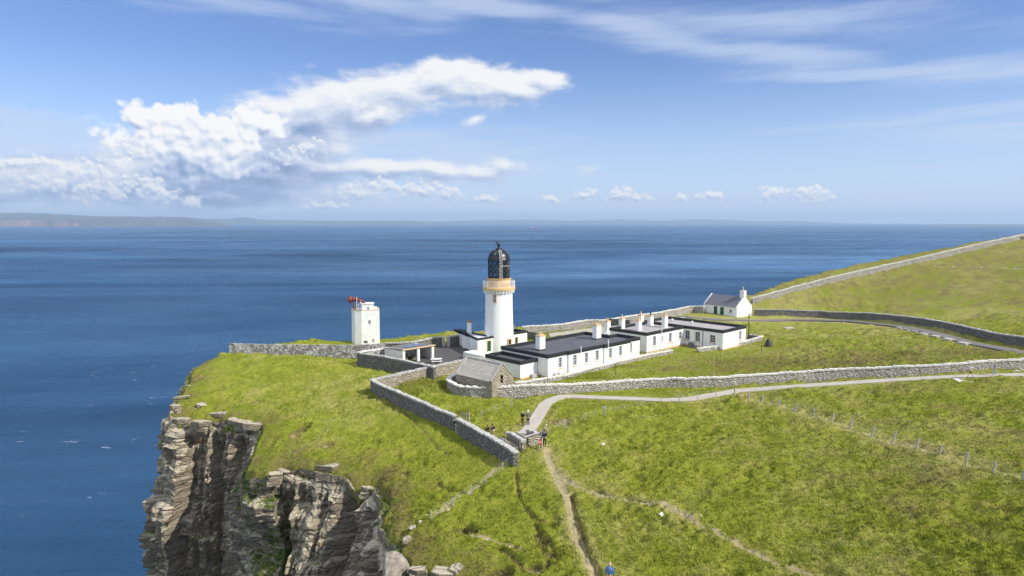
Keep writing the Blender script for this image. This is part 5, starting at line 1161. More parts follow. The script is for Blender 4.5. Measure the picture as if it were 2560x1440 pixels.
# --- open fronted shed
rz = 87.35; s0 = P(1006.5, 874.5, rz); S_ = Frame(s0); sl_ = S_.a_of(1084.5, 0, 870); sd = S_.b_of(961, 0, 872)
SH = thing('open_shed', S_.p(0, 0, 84.9), 'white open fronted two bay shed with solar panels on its sloping roof', 'shed')
zb_ = 84.7
mb = MB(); mb.box(S_.p(0.02, .25, zb_), Ux*.25, Vx*(sd-.25), Zx*(rz-zb_-.28)); mb.box(S_.p(sl_-.27, .25, zb_), Ux*.25, Vx*(sd-.25), Zx*(rz-zb_-.28)); mb.box(S_.p(.25, sd-.25, zb_), Ux*(sl_-.5), Vx*.25, Zx*(rz-zb_-.5)); mb.build('wall', M_white, SH)
for a in (0, sl_*.5-.22, sl_-.45):
    mb = MB(); mb.box(S_.p(a, -.03, zb_), Ux*.45, Vx*.42, Zx*(rz-zb_-.02)); mb.build('pillar', M_white, SH)
mb = MB(); z_b = rz-.42
r = [S_.p(-.15, -.2, rz), S_.p(sl_+.15, -.2, rz), S_.p(sl_+.15, sd+.15, z_b), S_.p(-.15, sd+.15, z_b)]
mb.poly([q+Zx*.06 for q in r]); mb.poly([q-Zx*.04 for q in r][::-1])
for i in range(4): mb.poly([r[i]-Zx*.04, r[(i+1) % 4]-Zx*.04, r[(i+1) % 4]+Zx*.06, r[i]+Zx*.06])
rf = mb.build('roof', mat('mossy_sheet_roof', (.20, .18, .15), .9, var=.3, vscale=2), SH)
mb = MB(); mb.box(S_.p(-.16, -.26, rz-.12), Ux*(sl_+.32), Vx*.05, Zx*.2); mb.box(S_.p(-.2, -.2, rz-.12), Ux*.05, Vx*.01, Zx*.2); mb.build('fascia', M_trim, SH)
for i in range(3):
    f0 = .28+.22*i; mb = MB(); a0_ = sl_*(f0); sp_ = (z_b-rz)/sd
    q = [S_.p(a0_, .9, rz+.9*sp_+.12), S_.p(a0_+sl_*.2, .9, rz+.9*sp_+.12), S_.p(a0_+sl_*.2, sd-.8, rz+(sd-.8)*sp_+.12), S_.p(a0_, sd-.8, rz+(sd-.8)*sp_+.12)]
    mb.poly(q); mb.poly([p-Zx*.04 for p in q][::-1])
    for j in range(4): mb.poly([q[j]-Zx*.04, q[(j+1) % 4]-Zx*.04, q[(j+1) % 4], q[j]])
    mb.build('solar_panel', M_solar, SH)
def stuffthing(nm, label, cat, mb, m, loc): o = mb.build(nm, m, loc=loc); return tag(o, label, cat)
q = S_.p(sl_*.22, 2.2, 84.9); mb = MB(); mb.cbox(q, 1.5, 1.1, 1.15, ANG); mb.cbox(q+Zx*1.15, 1.3, .95, .12, ANG); mb.cbox(q+np.array([-.5, -.9, 0]), .5, .4, .9, ANG+.4, (.1, .1)); stuffthing('stone_store', 'grey stone bunker inside the left bay of the open shed', 'store', mb, M_stone, q)
q = S_.p(sl_*.62, 2.4, 84.9); mb = MB(); mb.cbox(q, .9, .7, .6, ANG+.2); mb.cbox(q+Ux*1.0, .5, .5, .35, ANG-.3); mb.cbox(q+Zx*.6, .7, .5, .2, ANG); stuffthing('rubble_pile', 'heap of rubble and boards inside the right bay of the open shed', 'rubble', mb, M_barn, q)
# gate piers
for px, py, lb in ((1108.5, 866, 'left grey gate pier at the seaward gap of the yard'), (1121, 866, 'right slanting grey gate pier beside the banner wall')):
    q = G(px, py); mb = MB(); mb.cbox((q[0], q[1], q[2]-.2), .5, .6, 2.0, .3); o = mb.build('gate_pier', M_conc, loc=q); tag(o, lb, 'gate pier')
# banner
b0 = P(1140.5, 859.5, 85.5); b1 = P(1167, 858, 85.5)
b0 = np.array([b0[0], 0, 0]); yb = topline([(1150, 839.5)], 1.7)[0][1]-.45
def bp(px, py): q = ray(px, py); return np.array([q[0]*yb/q[1], yb, CAMZ+q[2]*yb/q[1]])
BN = thing('wall_banner', bp(1153, 859), 'navy banner with a red and white panel fixed to the wall left of the lighthouse', 'banner')
mb = MB(); x0, x1 = bp(1140, 860)[0], bp(1167, 860)[0]; z0_, z1_ = bp(1150, 860)[2], bp(1150, 850)[2]; mb.box((x0, yb, z0_), (x1-x0, 0, 0), (0, .04, 0), (0, 0, z1_-z0_)); mb.build('panel', mat('navy_print', (.02, .04, .16), .5), BN)
mb = MB(); w_ = x1-x0
for f in (.30,): mb.box((x0+w_*f, yb-.008, z0_+.04), (w_*.38, 0, 0), (0, .006, 0), (0, 0, z1_-z0_-.08))
mb.build('white_panel', M_frame, BN)
mb = MB(); mb.box((x0+w_*.36, yb-.014, z0_+.14), (w_*.26, 0, 0), (0, .005, 0), (0, 0, (z1_-z0_)-.28)); mb.build('red_panel', mat('red_print', (.5, .03, .03), .5), BN)
mb = MB()
for f in (.05, .15, .76, .87): mb.box((x0+w_*f, yb-.008, z0_+.06), (w_*.05, 0, 0), (0, .005, 0), (w_*.04, 0, (z1_-z0_)-.12))
mb.build('pale_stripe', mat('pale_blue_print', (.45, .6, .75), .5), BN)

# --- stone barn
ez = 86.9; e0 = P(1139.8, 933.3, ez); e1 = P(1229.5, 954.5, ez); Lb2 = np.linalg.norm((e1-e0)[:2]); bu = (e1-e0)/Lb2; bu[2] = 0; bu /= np.linalg.norm(bu); bv = np.array([-bu[1], bu[0], 0]); dep = 4.1; rz2 = 88.9
BA = thing('stone_barn', (*((e0+e1)/2)[:2], 85), 'small tan stone barn with a steep stone slate roof in the bend of the walls', 'barn')
def bq(a, b, z): return np.array([e0[0], e0[1], 0])+bu*a+bv*b+Zx*z
mb = MB(); wall_run(mb, bq(0, 0, 0), bq(Lb2, 0, 0), 84.5, ez, [], bv[:2]); wall_run(mb, bq(Lb2, dep, 0), bq(0, dep, 0), 84.5, ez, [], -bv[:2])
wx = dep*.36; opg = [(wx, wx+.62, 86.55, 87.55), (dep*.55, dep*.55+.4, 85.2, 85.7)]
wall_run(mb, bq(Lb2, 0, 0), bq(Lb2, dep, 0), 84.5, ez, [(opg[0][0], opg[0][1], 86.45, ez), opg[1]], -bu[:2], .3)
def gable(aa, hole):
    if hole:
        x0, x1, zt_ = wx, wx+.62, 87.5
        mb.poly([bq(aa, 0, ez), bq(aa, x0, ez), bq(aa, x0, ez+(rz2-ez)*x0/(dep/2))]); mb.poly([bq(aa, x0, zt_), bq(aa, x1, zt_), bq(aa, x1, ez+(rz2-ez)*(dep-x1)/(dep/2)), bq(aa, dep/2, rz2), bq(aa, x0, ez+(rz2-ez)*x0/(dep/2))])
        mb.poly([bq(aa, x1, ez), bq(aa, dep, ez), bq(aa, x1, ez+(rz2-ez)*(dep-x1)/(dep/2))])
    else: mb.poly([bq(aa, dep, ez), bq(aa, 0, ez), bq(aa, dep/2, rz2)])
gable(Lb2, True); gable(0, False); wall_run(mb, bq(0, dep, 0), bq(0, 0, 0), 84.5, ez, [], bu[:2]); mb.build('wall', M_barn, BA)
mb = MB(); mb.box(bq(Lb2-.36, wx-.02, 86.4), bu*.05, bv*.68, Zx*1.2); mb.box(bq(Lb2-.36, dep*.55-.02, 85.1), bu*.05, bv*.5, Zx*.7); mb.build('opening_back', M_dark, BA)
mb = MB(); mb.box(bq(Lb2-.2, wx+.02, 86.5), bu*.04, bv*.28, Zx*.9); mb.build('shutter', M_wood, BA)
for sgn, nm in ((0, 'roof_slope'), (1, 'roof_slope')):
    mb = MB(); nr = 12
    for i in range(nr):
        f0, f1 = i/nr, (i+1)/nr
        def rp(a, f, dz): b = f*dep/2 if sgn == 0 else dep-f*dep/2; b = b-(.12*(1-f) if sgn == 0 else -.12*(1-f)); return bq(a, b, ez-.1+(rz2-ez+.1)*f+dz)
        for j in range(14):
            a0_ = .22+(Lb2-.44)*j/14; a1_ = .22+(Lb2-.44)*(j+1)/14; h_ = .075+.02*random.random()
            q = [rp(a0_, f0, h_+.03), rp(a1_, f0, h_+.03), rp(a1_, f1, h_-.01), rp(a0_, f1, h_-.01)]
            if sgn: q = q[::-1]
            mb.poly(q); mb.poly([rp(a0_, f0, 0), rp(a1_, f0, 0), rp(a1_, f0, h_+.03), rp(a0_, f0, h_+.03)])
    mb.build(nm, M_stoneslate, BA)
mb = MB()
for aa in (0.0, Lb2-.24):
    for sgn in (0, 1):
        n_ = 7
        for i in range(n_):
            f0, f1 = i/n_, (i+1)/n_; b0_, b1_ = (f0*dep/2-.1, f1*dep/2-.1) if sgn == 0 else (dep-f0*dep/2+.1, dep-f1*dep/2+.1)
            z0_, z1_ = ez+(rz2-ez)*f0+.02, ez+(rz2-ez)*f1+.02; p = bq(aa-.03, b0_, z0_); mb.box(p, bu*.3, bv*(b1_-b0_)+Zx*(z1_-z0_), Zx*.15)
mb.box(bq(0, dep/2-.12, rz2+.03), bu*Lb2, bv*.24, Zx*.12); mb.build('gable_coping', M_conc, BA)

# --- white bothy
ez = 87.3; e1 = P(1842.5, 768.7, ez); e0 = P(1759, 759.3, ez); Lb3 = np.linalg.norm((e1-e0)[:2]); bu = (e1-e0)/Lb3; bu[2] = 0; bu /= np.linalg.norm(bu); bv = np.array([-bu[1], bu[0], 0]); dep = 6.3; rz2 = 89.6
WB = thing('white_bothy', (*((e0+e1)/2)[:2], 85), 'small white gabled building with grey metal roof and two dark green doors', 'building')
def bq(a, b, z): return np.array([e0[0], e0[1], 0])+bu*a+bv*b+Zx*z
def aon(px, py=780):
    d = ray(px, py)[:2]; M = np.array([[d[0], -bu[0]], [d[1], -bu[1]]]); return float(np.linalg.solve(M, e0[:2])[1])
dx = [aon(1788.5), aon(1804.5)]; wx_ = aon(1826)
ops = [(dx[0]-.55, dx[0]+.55, 84.95, 87.0), (dx[1]-.55, dx[1]+.55, 84.95, 87.0), (wx_-.4, wx_+.4, 85.9, 86.6)]
mb = MB(); wall_run(mb, bq(0, 0, 0), bq(Lb3, 0, 0), 84.5, ez+.05, ops, bv[:2]); wall_run(mb, bq(Lb3, 0, 0), bq(Lb3, dep, 0), 84.5, ez, [], -bu[:2]); wall_run(mb, bq(Lb3, dep, 0), bq(0, dep, 0), 84.5, ez, [], -bv[:2]); wall_run(mb, bq(0, dep, 0), bq(0, 0, 0), 84.5, ez, [], bu[:2])
for aa in (0, Lb3-.3):
    q = [bq(aa, -.02, ez), bq(aa, dep+.02, ez), bq(aa, dep/2, rz2+.22)]; q2 = [p+bu*.3 for p in q]; mb.poly(q[::-1]); mb.poly(q2)
    mb.poly([q[0], q2[0], q2[2], q[2]]); mb.poly([q[2], q2[2], q2[1], q[1]])
mb.build('wall', M_white, WB)
for o in ops[:2]:
    mb = MB(); mb.box(bq(o[0], .12, o[2]), bu*(o[1]-o[0]), bv*.05, Zx*(o[3]-o[2])); dr = mb.build('door', M_green, WB); mb = MB(); mb.cbox(bq(o[1]-.15, .1, 86), .05, .05, .15); mb.build('handle', M_steel, dr)
window(WB, bq(0, 0, 0), bu[:2], bv[:2], *ops[2], rows=2, cols=2, sill=M_conc)
for sgn in (0, 1):
    mb = MB(); n_ = 44
    for j in range(n_):
        a0_ = .3+(Lb3-.6)*j/n_; a1_ = .3+(Lb3-.6)*(j+1)/n_; dz = .05 if j % 2 else 0.0
        b0_, b1_ = (-.15, dep/2) if sgn == 0 else (dep+.15, dep/2)
        q = [bq(a0_, b0_, ez-.08+dz), bq(a1_, b0_, ez-.08+(.05-dz if 0 else dz)), bq(a1_, b1_, rz2+dz), bq(a0_, b1_, rz2+dz)]
        if j % 4 == 0: mb.box(bq(a0_, b0_, ez-.06), bu*.07, bv*(b1_-b0_)+Zx*(rz2-ez+.08), Zx*.08)
        q = [bq(a0_, b0_, ez-.08), bq(a1_, b0_, ez-.08), bq(a1_, b1_, rz2), bq(a0_, b1_, rz2)]; mb.poly(q if sgn == 0 else q[::-1])
    mb.build('roof_slope', M_slate, WB)
chp = bq(Lb3-.5, dep/2, 0); chimney(WB, (chp[0], chp[1], rz2-.6), 1.15, 1.0, 2.0, 1, ang=math.atan2(bu[1], bu[0]), foot=False, potm=M_pot, capm=M_wboard, poth=.9)

# ------------------------------------------------------------------ posts, fences, signs
def fence(label, posts, m=M_post, w=.09, wires=3, hpost=1.15, heights=None, nm='post_and_wire_fence', lean=0.0, wm=M_wire, wr=.006):
    """posts given by view points of their feet (and tops)"""
    g0 = G(*posts[len(posts)//2][:2]); root = thing(nm, g0, label, 'fence'); tops = []; feet = []
    for i, q in enumerate(posts):
        g = G(q[0], q[1]); 
        if len(q) > 3: y = g[1]; d = ray(q[2], q[3]); t = y/d[1]; top = np.array([d[0]*t, y, CAMZ+d[2]*t])
        else: top = g+np.array([lean+random.uniform(-.05, .05), random.uniform(-.05, .05), hpost*random.uniform(.92, 1.06)])
        feet.append(g); tops.append(top)
        mb = MB(); mb.tube(g-Zx*.35, top, w*.62, w*.55, 7); mb.build('post', m, root)
    if wires:
        mb = MB()
        for k in range(wires):
            f = .95-k*.3
            for i in range(len(feet)-1):
                a = feet[i]+(tops[i]-feet[i])*f; b = feet[i+1]+(tops[i+1]-feet[i+1])*f; c = (a+b)/2-Zx*.03; mb.tube(a, c, wr, wr, 4, False); mb.tube(c, b, wr, wr, 4, False)
        mb.build('wire', wm, root)
    return root
def rp(z): return 1800+z/3.368
def rq(z): return 860+z/3.368
r5 = [(122, 430, 125, 372), (240, 457, 245, 398), (350, 477, 363, 428), (488, 517, 507, 463), (628, 565, 652, 504), (780, 597, 797, 544), (932, 652, 958, 589), (1090, 702, 1110, 633), (1268, 770, 1305, 689), (1445, 822, 1483, 739), (1640, 877, 1675, 794), (1840, 947, 1868, 849), (2065, 1012, 2090, 916), (2290, 1100, 2322, 988), (2545, 1167, 2562, 1064), (2810, 1270, 2832, 1150)]
fence('long wire fence of leaning grey posts crossing the right hand meadow', [(rp(a), rq(b), rp(c), rq(d)) for a, b, c, d in r5], w=.17)
fence('short run of fence posts on the turf above the chasm, ending at the timber strainer', [(1000+a/3.368, 1100+b/3.368, 1000+c/3.368, 1100+d/3.368) for a, b, c, d in [(263, 688, 262, 588), (446, 572, 443, 487), (600, 460, 601, 375), (727, 372, 727, 293), (864, 260, 863, 190), (996, 186, 991, 95)]], w=.1)
q0 = G(1296, 1156); q1 = G(1277, 1166)
o = MB(); a = G(1279, 1167); b = G(1295.5, 1153); o.tube(a+Zx*.05, b+Zx*.75, .06, .06, 6); ob = o.build('brace_rail', M_post, loc=a); tag(ob, 'slanting timber brace leaning on the strainer post at the end of the nearest wall', 'timber brace')
fence('row of short posts along the left side of the concrete path', [(1203, 1043.5, 1202.5, 1027), (1240.5, 1028.5, 1239, 1012), (1279.5, 1011, 1279, 996), (1313.8, 998, 1313.8, 985), (1347.5, 988, 1347, 974), (1386.5, 973, 1386, 960)], w=.09)
fence('row of posts on the meadow right of the concrete path', [(1350, 1095, 1350, 1078), (1414.5, 1072, 1415, 1049), (1463, 1052.5, 1462.5, 1034), (1512, 1040, 1512, 1022), (1559.5, 1028.5, 1560, 1012), (1607.5, 1022, 1607.5, 1004), (1652.5, 1013.5, 1652, 995), (1698.5, 1003.5, 1698, 985.5), (1745, 996.5, 1745, 979), (1790, 992, 1790, 975)], w=.09, wires=2)
def rr(a, b): return 1760+a/3.2, 560+b/3.2
fence('line of weathered posts showing above the long boundary wall', [(*rr(77, 1232), *rr(77, 1174)), (*rr(277, 1220), *rr(277, 1190)), (*rr(415, 1212), *rr(415, 1184)), (*rr(538, 1207), *rr(539, 1178)), (*rr(775, 1195), *rr(776, 1161)), (*rr(905, 1188), *rr(905, 1160)), (*rr(1527, 1160), *rr(1527, 1113)), (*rr(2080, 1128), *rr(2080, 1104)), (*rr(2210, 1118), *rr(2210, 1093))], w=.12, wires=0)
fence('sparse line of thin dark stakes on the slope in front of the cottages', [(1368, 958.5, 1368.5, 941), (1536, 915, 1536.5, 909), (1539, 941.5, 1537, 908), (1629, 901, 1630, 884), (1791, 915, 1792, 884), (1785, 877, 1785, 858), (1904, 884, 1904.5, 859)], m=M_postd, w=.06, wires=0)
fence('far fence crossing the hill field', [(1760+a/3.2, 560+b/3.2) for a, b in [(1740, 330), (1860, 332), (1940, 334), (2040, 338), (2150, 340), (2250, 345), (2330, 350), (2420, 352), (2520, 358), (2640, 364)]], w=.09, hpost=.9, wires=2)
for i, (a, b) in enumerate([(1845, 338), (1875, 339), (1895, 341), (1990, 343), (2015, 344), (2215, 349), (2225, 350), (2400, 355), (2425, 356), (2490, 358), (2510, 359), (2545, 362), (1120, 812-20)]):
    rock(1760+a/3.2, 560+b/3.2, (.28, .2, .16), .1, 300+i, 'pale field stone lying along the far fence on the hill', M_cope, 'field stones along the far fence', name='field_stone', cat='stone')
# power pole
g = G(1871, 858); yy = g[1]
def at_(px, py, y=yy): d = ray(px, py); t = y/d[1]; return np.array([d[0]*t, y, CAMZ+d[2]*t])
pp = thing('power_pole', g, 'thin wooden power pole with a crossbar at the right end of the cottages', 'pole')
mb = MB(); mb.tube(g-Zx*.3, at_(1873, 785), .11, .09, 8); mb.build('pole_shaft', M_postd, pp); mb = MB(); mb.tube(at_(1868, 787.5), at_(1878, 786.5), .05, .05, 6); mb.build('crossbar', M_postd, pp)
mb = MB(); mb.cbox(at_(1874, 800.5), .16, .16, .2); mb.build('insulator', M_wboard, pp)
# black conical cover on the meadow
g = G(1920.5, 866); mb = MB(); mb.lathe(g, [(0, g[2]+1.3), (.18, g[2]+1.28), (.36, g[2]+1.1), (.5, g[2]+.75), (.72, g[2]+.1), (.76, g[2]-.1)], 18); mb.cbox(g+Zx*1.26, .16, .16, .14); mb.cbox(g+np.array([-.35, -.42, .15]), .3, .2, .5)
o = mb.build('bell_shaped_cover', mat('black_plastic', (.02, .02, .024), .5), loc=g, smooth=False); tag(o, 'black bell shaped cover standing alone on the meadow right of the cottages', 'cover')
# slabs by the road
for i, (a, b, c, d) in enumerate([(1565, 838, 20, 8), (1620, 850, 18, 6), (1680, 863, 20, 6), (1755, 884, 46, 16), (1848, 903, 50, 14), (1958, 928, 58, 14), (2078, 960, 66, 14)]):
    g = G(1760+a/3.2, 560+b/3.2); mb = MB(); mb.cbox((g[0], g[1], g[2]-.15), c/3.2*g[1]/1700, 1.5, .42, .1+.05*i)
    o = mb.build('concrete_slab', M_conc, loc=g); tag(o, ['smallest concrete slab at the far end of the row beside the tarmac road', 'second concrete slab from the far end of the roadside row', 'third concrete slab from the far end of the roadside row', 'middle and tilted concrete slab of the roadside row', 'third concrete slab from the near end of the roadside row', 'second concrete slab from the near end of the roadside row', 'largest concrete slab at the near end of the roadside row'][i], 'concrete slab', 'concrete slabs beside the tarmac road')
g = G(1760+680/3.2, 560+842/3.2); mb = MB(); mb.cbox((g[0], g[1], g[2]-.1), 2.0, 1.6, .45, .1); o = mb.build('manhole_slab', M_conc, loc=g); tag(o, 'lone concrete slab in the grass behind the black bell shaped cover', 'concrete slab')
def slab_poly(name, label, pts, m, th=.12):
    w = [G(*p) for p in pts]; c = np.mean(w, 0); mb = MB(); k = [(p[0], p[1]) for p in w]
    if area(k) < 0: k = k[::-1]
    mb.prism(k, c[2]-.3, c[2]+th); o = mb.build(name, m, loc=c); return tag(o, label, 'slab')
slab_poly('white_slab', 'notched white slab beside the path near the two walkers', [(2382, 949), (2398, 957), (2410, 953.5), (2420, 957.5), (2448, 957.5), (2426, 947.5)], M_wboard, .06)
slab_poly('white_slab', 'white slab at the right edge behind the path', [(2535, 928), (2552, 930), (2580, 929), (2562, 924)], M_wboard, .06)
for i, (px, py, s, lb) in enumerate([(1652, 1288, .26, 'white stone in the grass beside the right fork of the trail'), (1577, 1134, .2, 'white stone right of the trail, below the meadow posts'), (1508, 1112, .22, 'white stone in the meadow nearest to the red sign'), (1050, 1306, .22, 'white stone at the foot of the near fence'), (1066, 1290, .18, 'flat white stone under the near fence'), (1120, 1275, .14, 'small pale stone under the middle of the near fence'), (1175, 978, .0, '')]):
    if s: rock(px, py, (s*1.2, s, s*.7), .3, 60+i, lb, M_cope, name='white_stone', cat='stone', sink=.2)
# eroded scrape
# picnic table (pale)
g = G(1091, 908); PT = thing('picnic_table', g, 'weathered white picnic table on the yard tarmac', 'picnic table'); c_, s_ = math.cos(.25), math.sin(.25); e = np.array([c_, s_, 0]); f = np.array([-s_, c_, 0])
mb = MB()
for k in range(5): mb.box(g-e*.9+f*(-.4+.165*k)+Zx*.72, e*1.8, f*.14, Zx*.045)
mb.build('tabletop', M_wboard, PT)
for s in (-1, 1):
    mb = MB(); mb.box(g-e*.9+f*(s*.75-.13)+Zx*.42, e*1.8, f*.26, Zx*.045); mb.build('bench', M_wboard, PT)
for s in (-.6, .6):
    for t in (-1, 1): mb = MB(); mb.tube(g+e*s+f*t*.6, g+e*s+f*t*.2+Zx*.72, .05, .05, 6); mb.build('leg', M_wboard, PT)
    mb = MB(); mb.tube(g+e*s-f*.8+Zx*.4, g+e*s+f*.8+Zx*.4, .04, .04, 6); mb.build('crosspiece', M_wboard, PT)
# metal field gate by the gap
g0 = G(1153, 1052); g1 = G(1170, 1057); GT = thing('field_gate', (g0+g1)/2, 'small galvanised field gate standing open behind the gap in the walls', 'gate')
mb = MB()
for z in (.15, .4, .62, .84, 1.08): mb.tube(g0+Zx*z, g1+Zx*z, .028, .028, 6)
mb.tube(g0, g0+Zx*1.12, .035, .035, 6); mb.tube(g0+Zx*.15, g1+Zx*1.08, .02, .02, 5); mb.build('gate_leaf', M_steel, GT); mb = MB(); mb.tube(g1+np.array([.12, 0, -.3]), g1+np.array([.12, 0, 1.3]), .08, .075, 8); mb.build('gate_post', M_post, GT)
# flagstone landing, steps, rail
slab_poly('stone_landing', 'pale flagstone landing where the concrete path ends between the stile walls', [(1290, 1084), (1308, 1093), (1325, 1094), (1345, 1090), (1330, 1080), (1310, 1078)], M_path, .1)
for i, (pts, lb) in enumerate([([(1246, 1096), (1252, 1093), (1298, 1118), (1292, 1122)], 'upper timber sleeper step of the stile below the left stile wall'), ([(1230, 1101), (1240, 1099), (1284, 1128), (1270, 1124)], 'lower sleeper step beside the nearest wall')]):
    w = [G(*p) for p in pts]; o = slab_poly('sleeper_step', lb, pts, M_wood, .12); o['category'] = 'step'
RL = thing('viewpoint_rail', G(1330, 1108), 'timber rail with broad plank in front of the flagstone landing', 'railing')
pA = G(1314, 1112); pB = G(1352, 1100); z_ = .85
for p in (pA, pB, pA+(pB-pA)*.45+np.array([0, .05, 0])): mb = MB(); mb.tube(p-Zx*.2, p+Zx*(z_+.05), .06, .06, 7); mb.build('post', M_wood, RL)
d_ = (pB-pA)/np.linalg.norm(pB-pA); n_ = np.array([-d_[1], d_[0], 0]); mb = MB(); mb.box(pA-n_*.14-d_*.15+Zx*z_, (pB-pA)+d_*.3, n_*.28, Zx*.05); mb.build('plank', M_conc, RL)
mb = MB(); mb.tube(pA-d_*.1+Zx*.45, pA-d_*.9-n_*.35+Zx*.4, .035, .035, 6); mb.tube(pA-d_*.9-n_*.35-Zx*.1, pA-d_*.9-n_*.35+Zx*.75, .05, .05, 6); mb.build('side_rail', M_wood, RL)
stone_wall('low dry stone face under the timber rail', [tuple(pA[:2]+d_[:2]*.3), tuple(pB[:2]-d_[:2]*.1)], .6, .35, M_barn, False, px=False, step=.25)
g = G(1263, 1116); mb = MB(); mb.tube(g-Zx*.2, g+Zx*.85, .075, .07, 8); o = mb.build('timber_post', M_post, loc=g); tag(o, 'thick timber post standing just behind the nearest wall', 'post')
# red sign
g = G(1351.5, 1118.5); RS = thing('warning_sign', g, 'low red sign panel on two pale posts at the foot of the rail', 'sign')
for s in (-.15, .17): mb = MB(); mb.tube(g+np.array([s, 0, -.2]), g+np.array([s, 0, .95]), .035, .035, 6); mb.build('post', M_wboard, RS)
mb = MB(); mb.box(g+np.array([-.13, -.05, .3]), (.28, 0, 0), (0, .03, 0), (0, 0, .6)); mb.build('panel', mat('red_sign_paint', (.55, .05, .03), .5), RS)
mb = MB(); mb.box(g+np.array([-.10, -.056, .62]), (.22, 0, 0), (0, .004, 0), (0, 0, .05)); mb.box(g+np.array([-.10, -.056, .5]), (.18, 0, 0), (0, .004, 0), (0, 0, .04)); mb.build('text_bar', M_frame, RS)
g = G(1512, 1040); mb = MB(); mb.box(g+np.array([-.28, -.08, .95]), (.5, 0, 0), (0, .03, 0), (0, .02, .24)); o = mb.build('small_sign', M_steel, loc=g); tag(o, 'small blank grey sign plate on a meadow post', 'sign')
# pillar hut at the right edge of the hill
q = PD(2553, 601, 196); mb = MB(); mb.cbox((q[0], q[1], q[2]-1.2), 1.3, 1.4, 2.3, .2); o = mb.build('stone_pillar', M_stone, loc=q); tag(o, 'square stone pillar at the top end of the hill wall', 'pillar')

# ------------------------------------------------------------------ ships
def ship(px, py, dist, L, hull, label, house_left=True):
    q = PD(px, py, dist); x, y = q[0], q[1]; root = thing('ship', (x, y, 0), label, 'ship')
    def pt(a, b, z): return (x+a*L, y+b*L, z)
    mb = MB(); H = L*.075; out = [(-.5, -.07), (.38, -.08), (.5, 0), (.38, .08), (-.5, .07)]; lo = [(-.48, -.05), (.35, -.06), (.45, 0), (.35, .06), (-.48, .05)]
    k = [pt(a, b, H*(1.35 if a > .4 else 1)) for a, b in out]; l = [pt(a, b, 0) for a, b in lo]; mb.grid([l, k], close=True); mb.poly(k); mb.build('hull', hull, root)
    mb = MB(); s = -1 if house_left else 1
    mb.cbox(pt(s*.38, 0, H), L*.14, L*.12, L*.09); mb.cbox(pt(s*.38, 0, H+L*.09), L*.10, L*.10, L*.04); mb.build('deckhouse', M_frame, root)
    mb = MB(); mb.cbox(pt(s*.44, 0, H), L*.05, L*.05, L*.15); mb.build('funnel', M_red, root)
    mb = MB()
    for a in (-.15, .1, .3): mb.tube(pt(a*-s, 0, H), pt(a*-s, 0, H+L*.06), L*.012, L*.01, 5)
    mb.build('mast', M_frame, root)
shull = mat('ship_red_hull', (.45, .10, .10), .5); shp = mat('ship_white_hull', (.7, .6, .6), .5)
ship(1337, 564, 10500, 125, shull, 'red hulled cargo ship with white deckhouse, largest of the distant ships')
ship(1682, 560.5, 15500, 130, shp, 'pale ship near the horizon right of the red hulled one', True)
ship(1797, 561.5, 13500, 45, M_frame, 'tiny white boat near the horizon, rightmost vessel', True)

# ------------------------------------------------------------------ people
M_skin = mat('skin', (.52, .32, .24), .6); M_hair = mat('dark_hair', (.03, .02, .015), .7); M_hairg = mat('grey_hair', (.55, .52, .48), .7); M_hairb = mat('fair_hair', (.42, .30, .16), .7)
def cloth(n, c): return mat(n, c, .85, var=.15, vscale=9)
C_navy = cloth('navy_cloth', (.012, .016, .035)); C_black = cloth('black_cloth', (.010, .010, .012)); C_khaki = cloth('khaki_cloth', (.30, .24, .15)); C_olive = cloth('olive_cloth', (.13, .13, .09)); C_jean = cloth('blue_denim', (.10, .20, .36))
C_grey = cloth('grey_cloth', (.10, .11, .13)); C_wht = cloth('white_cloth', (.75, .76, .78)); C_maroon = cloth('maroon_cloth', (.20, .035, .03)); C_teal = cloth('pale_teal_cloth', (.25, .55, .60)); C_blue = cloth('bright_blue_cloth', (.03, .22, .75)); C_shoe = cloth('dark_shoe_leather', (.03, .028, .025)); C_tan = cloth('tan_cloth', (.34, .30, .22)); C_dteal = cloth('dark_teal_cloth', (.03, .09, .10))
def skinmesh(name, verts, edges, radii, m, parent, sub=1, rootv=0):
    me = bpy.data.meshes.new(name); off = wloc(parent) if parent is not None else np.zeros(3)
    me.from_pydata([tuple(np.array(v, float)-0) for v in verts], edges, []); o = bpy.data.objects.new(name, me); COL.objects.link(o)
    md = o.modifiers.new('skin', 'SKIN'); md.use_smooth_shade = True
    sv = me.skin_vertices[0].data
    for i, r_ in enumerate(radii): sv[i].radius = (r_, r_) if not isinstance(r_, tuple) else r_; sv[i].use_root = (i == rootv)
    s = o.modifiers.new('sub', 'SUBSURF'); s.levels = s.render_levels = sub
    me.materials.append(m)
    if parent is not None: o.parent = parent
    return o
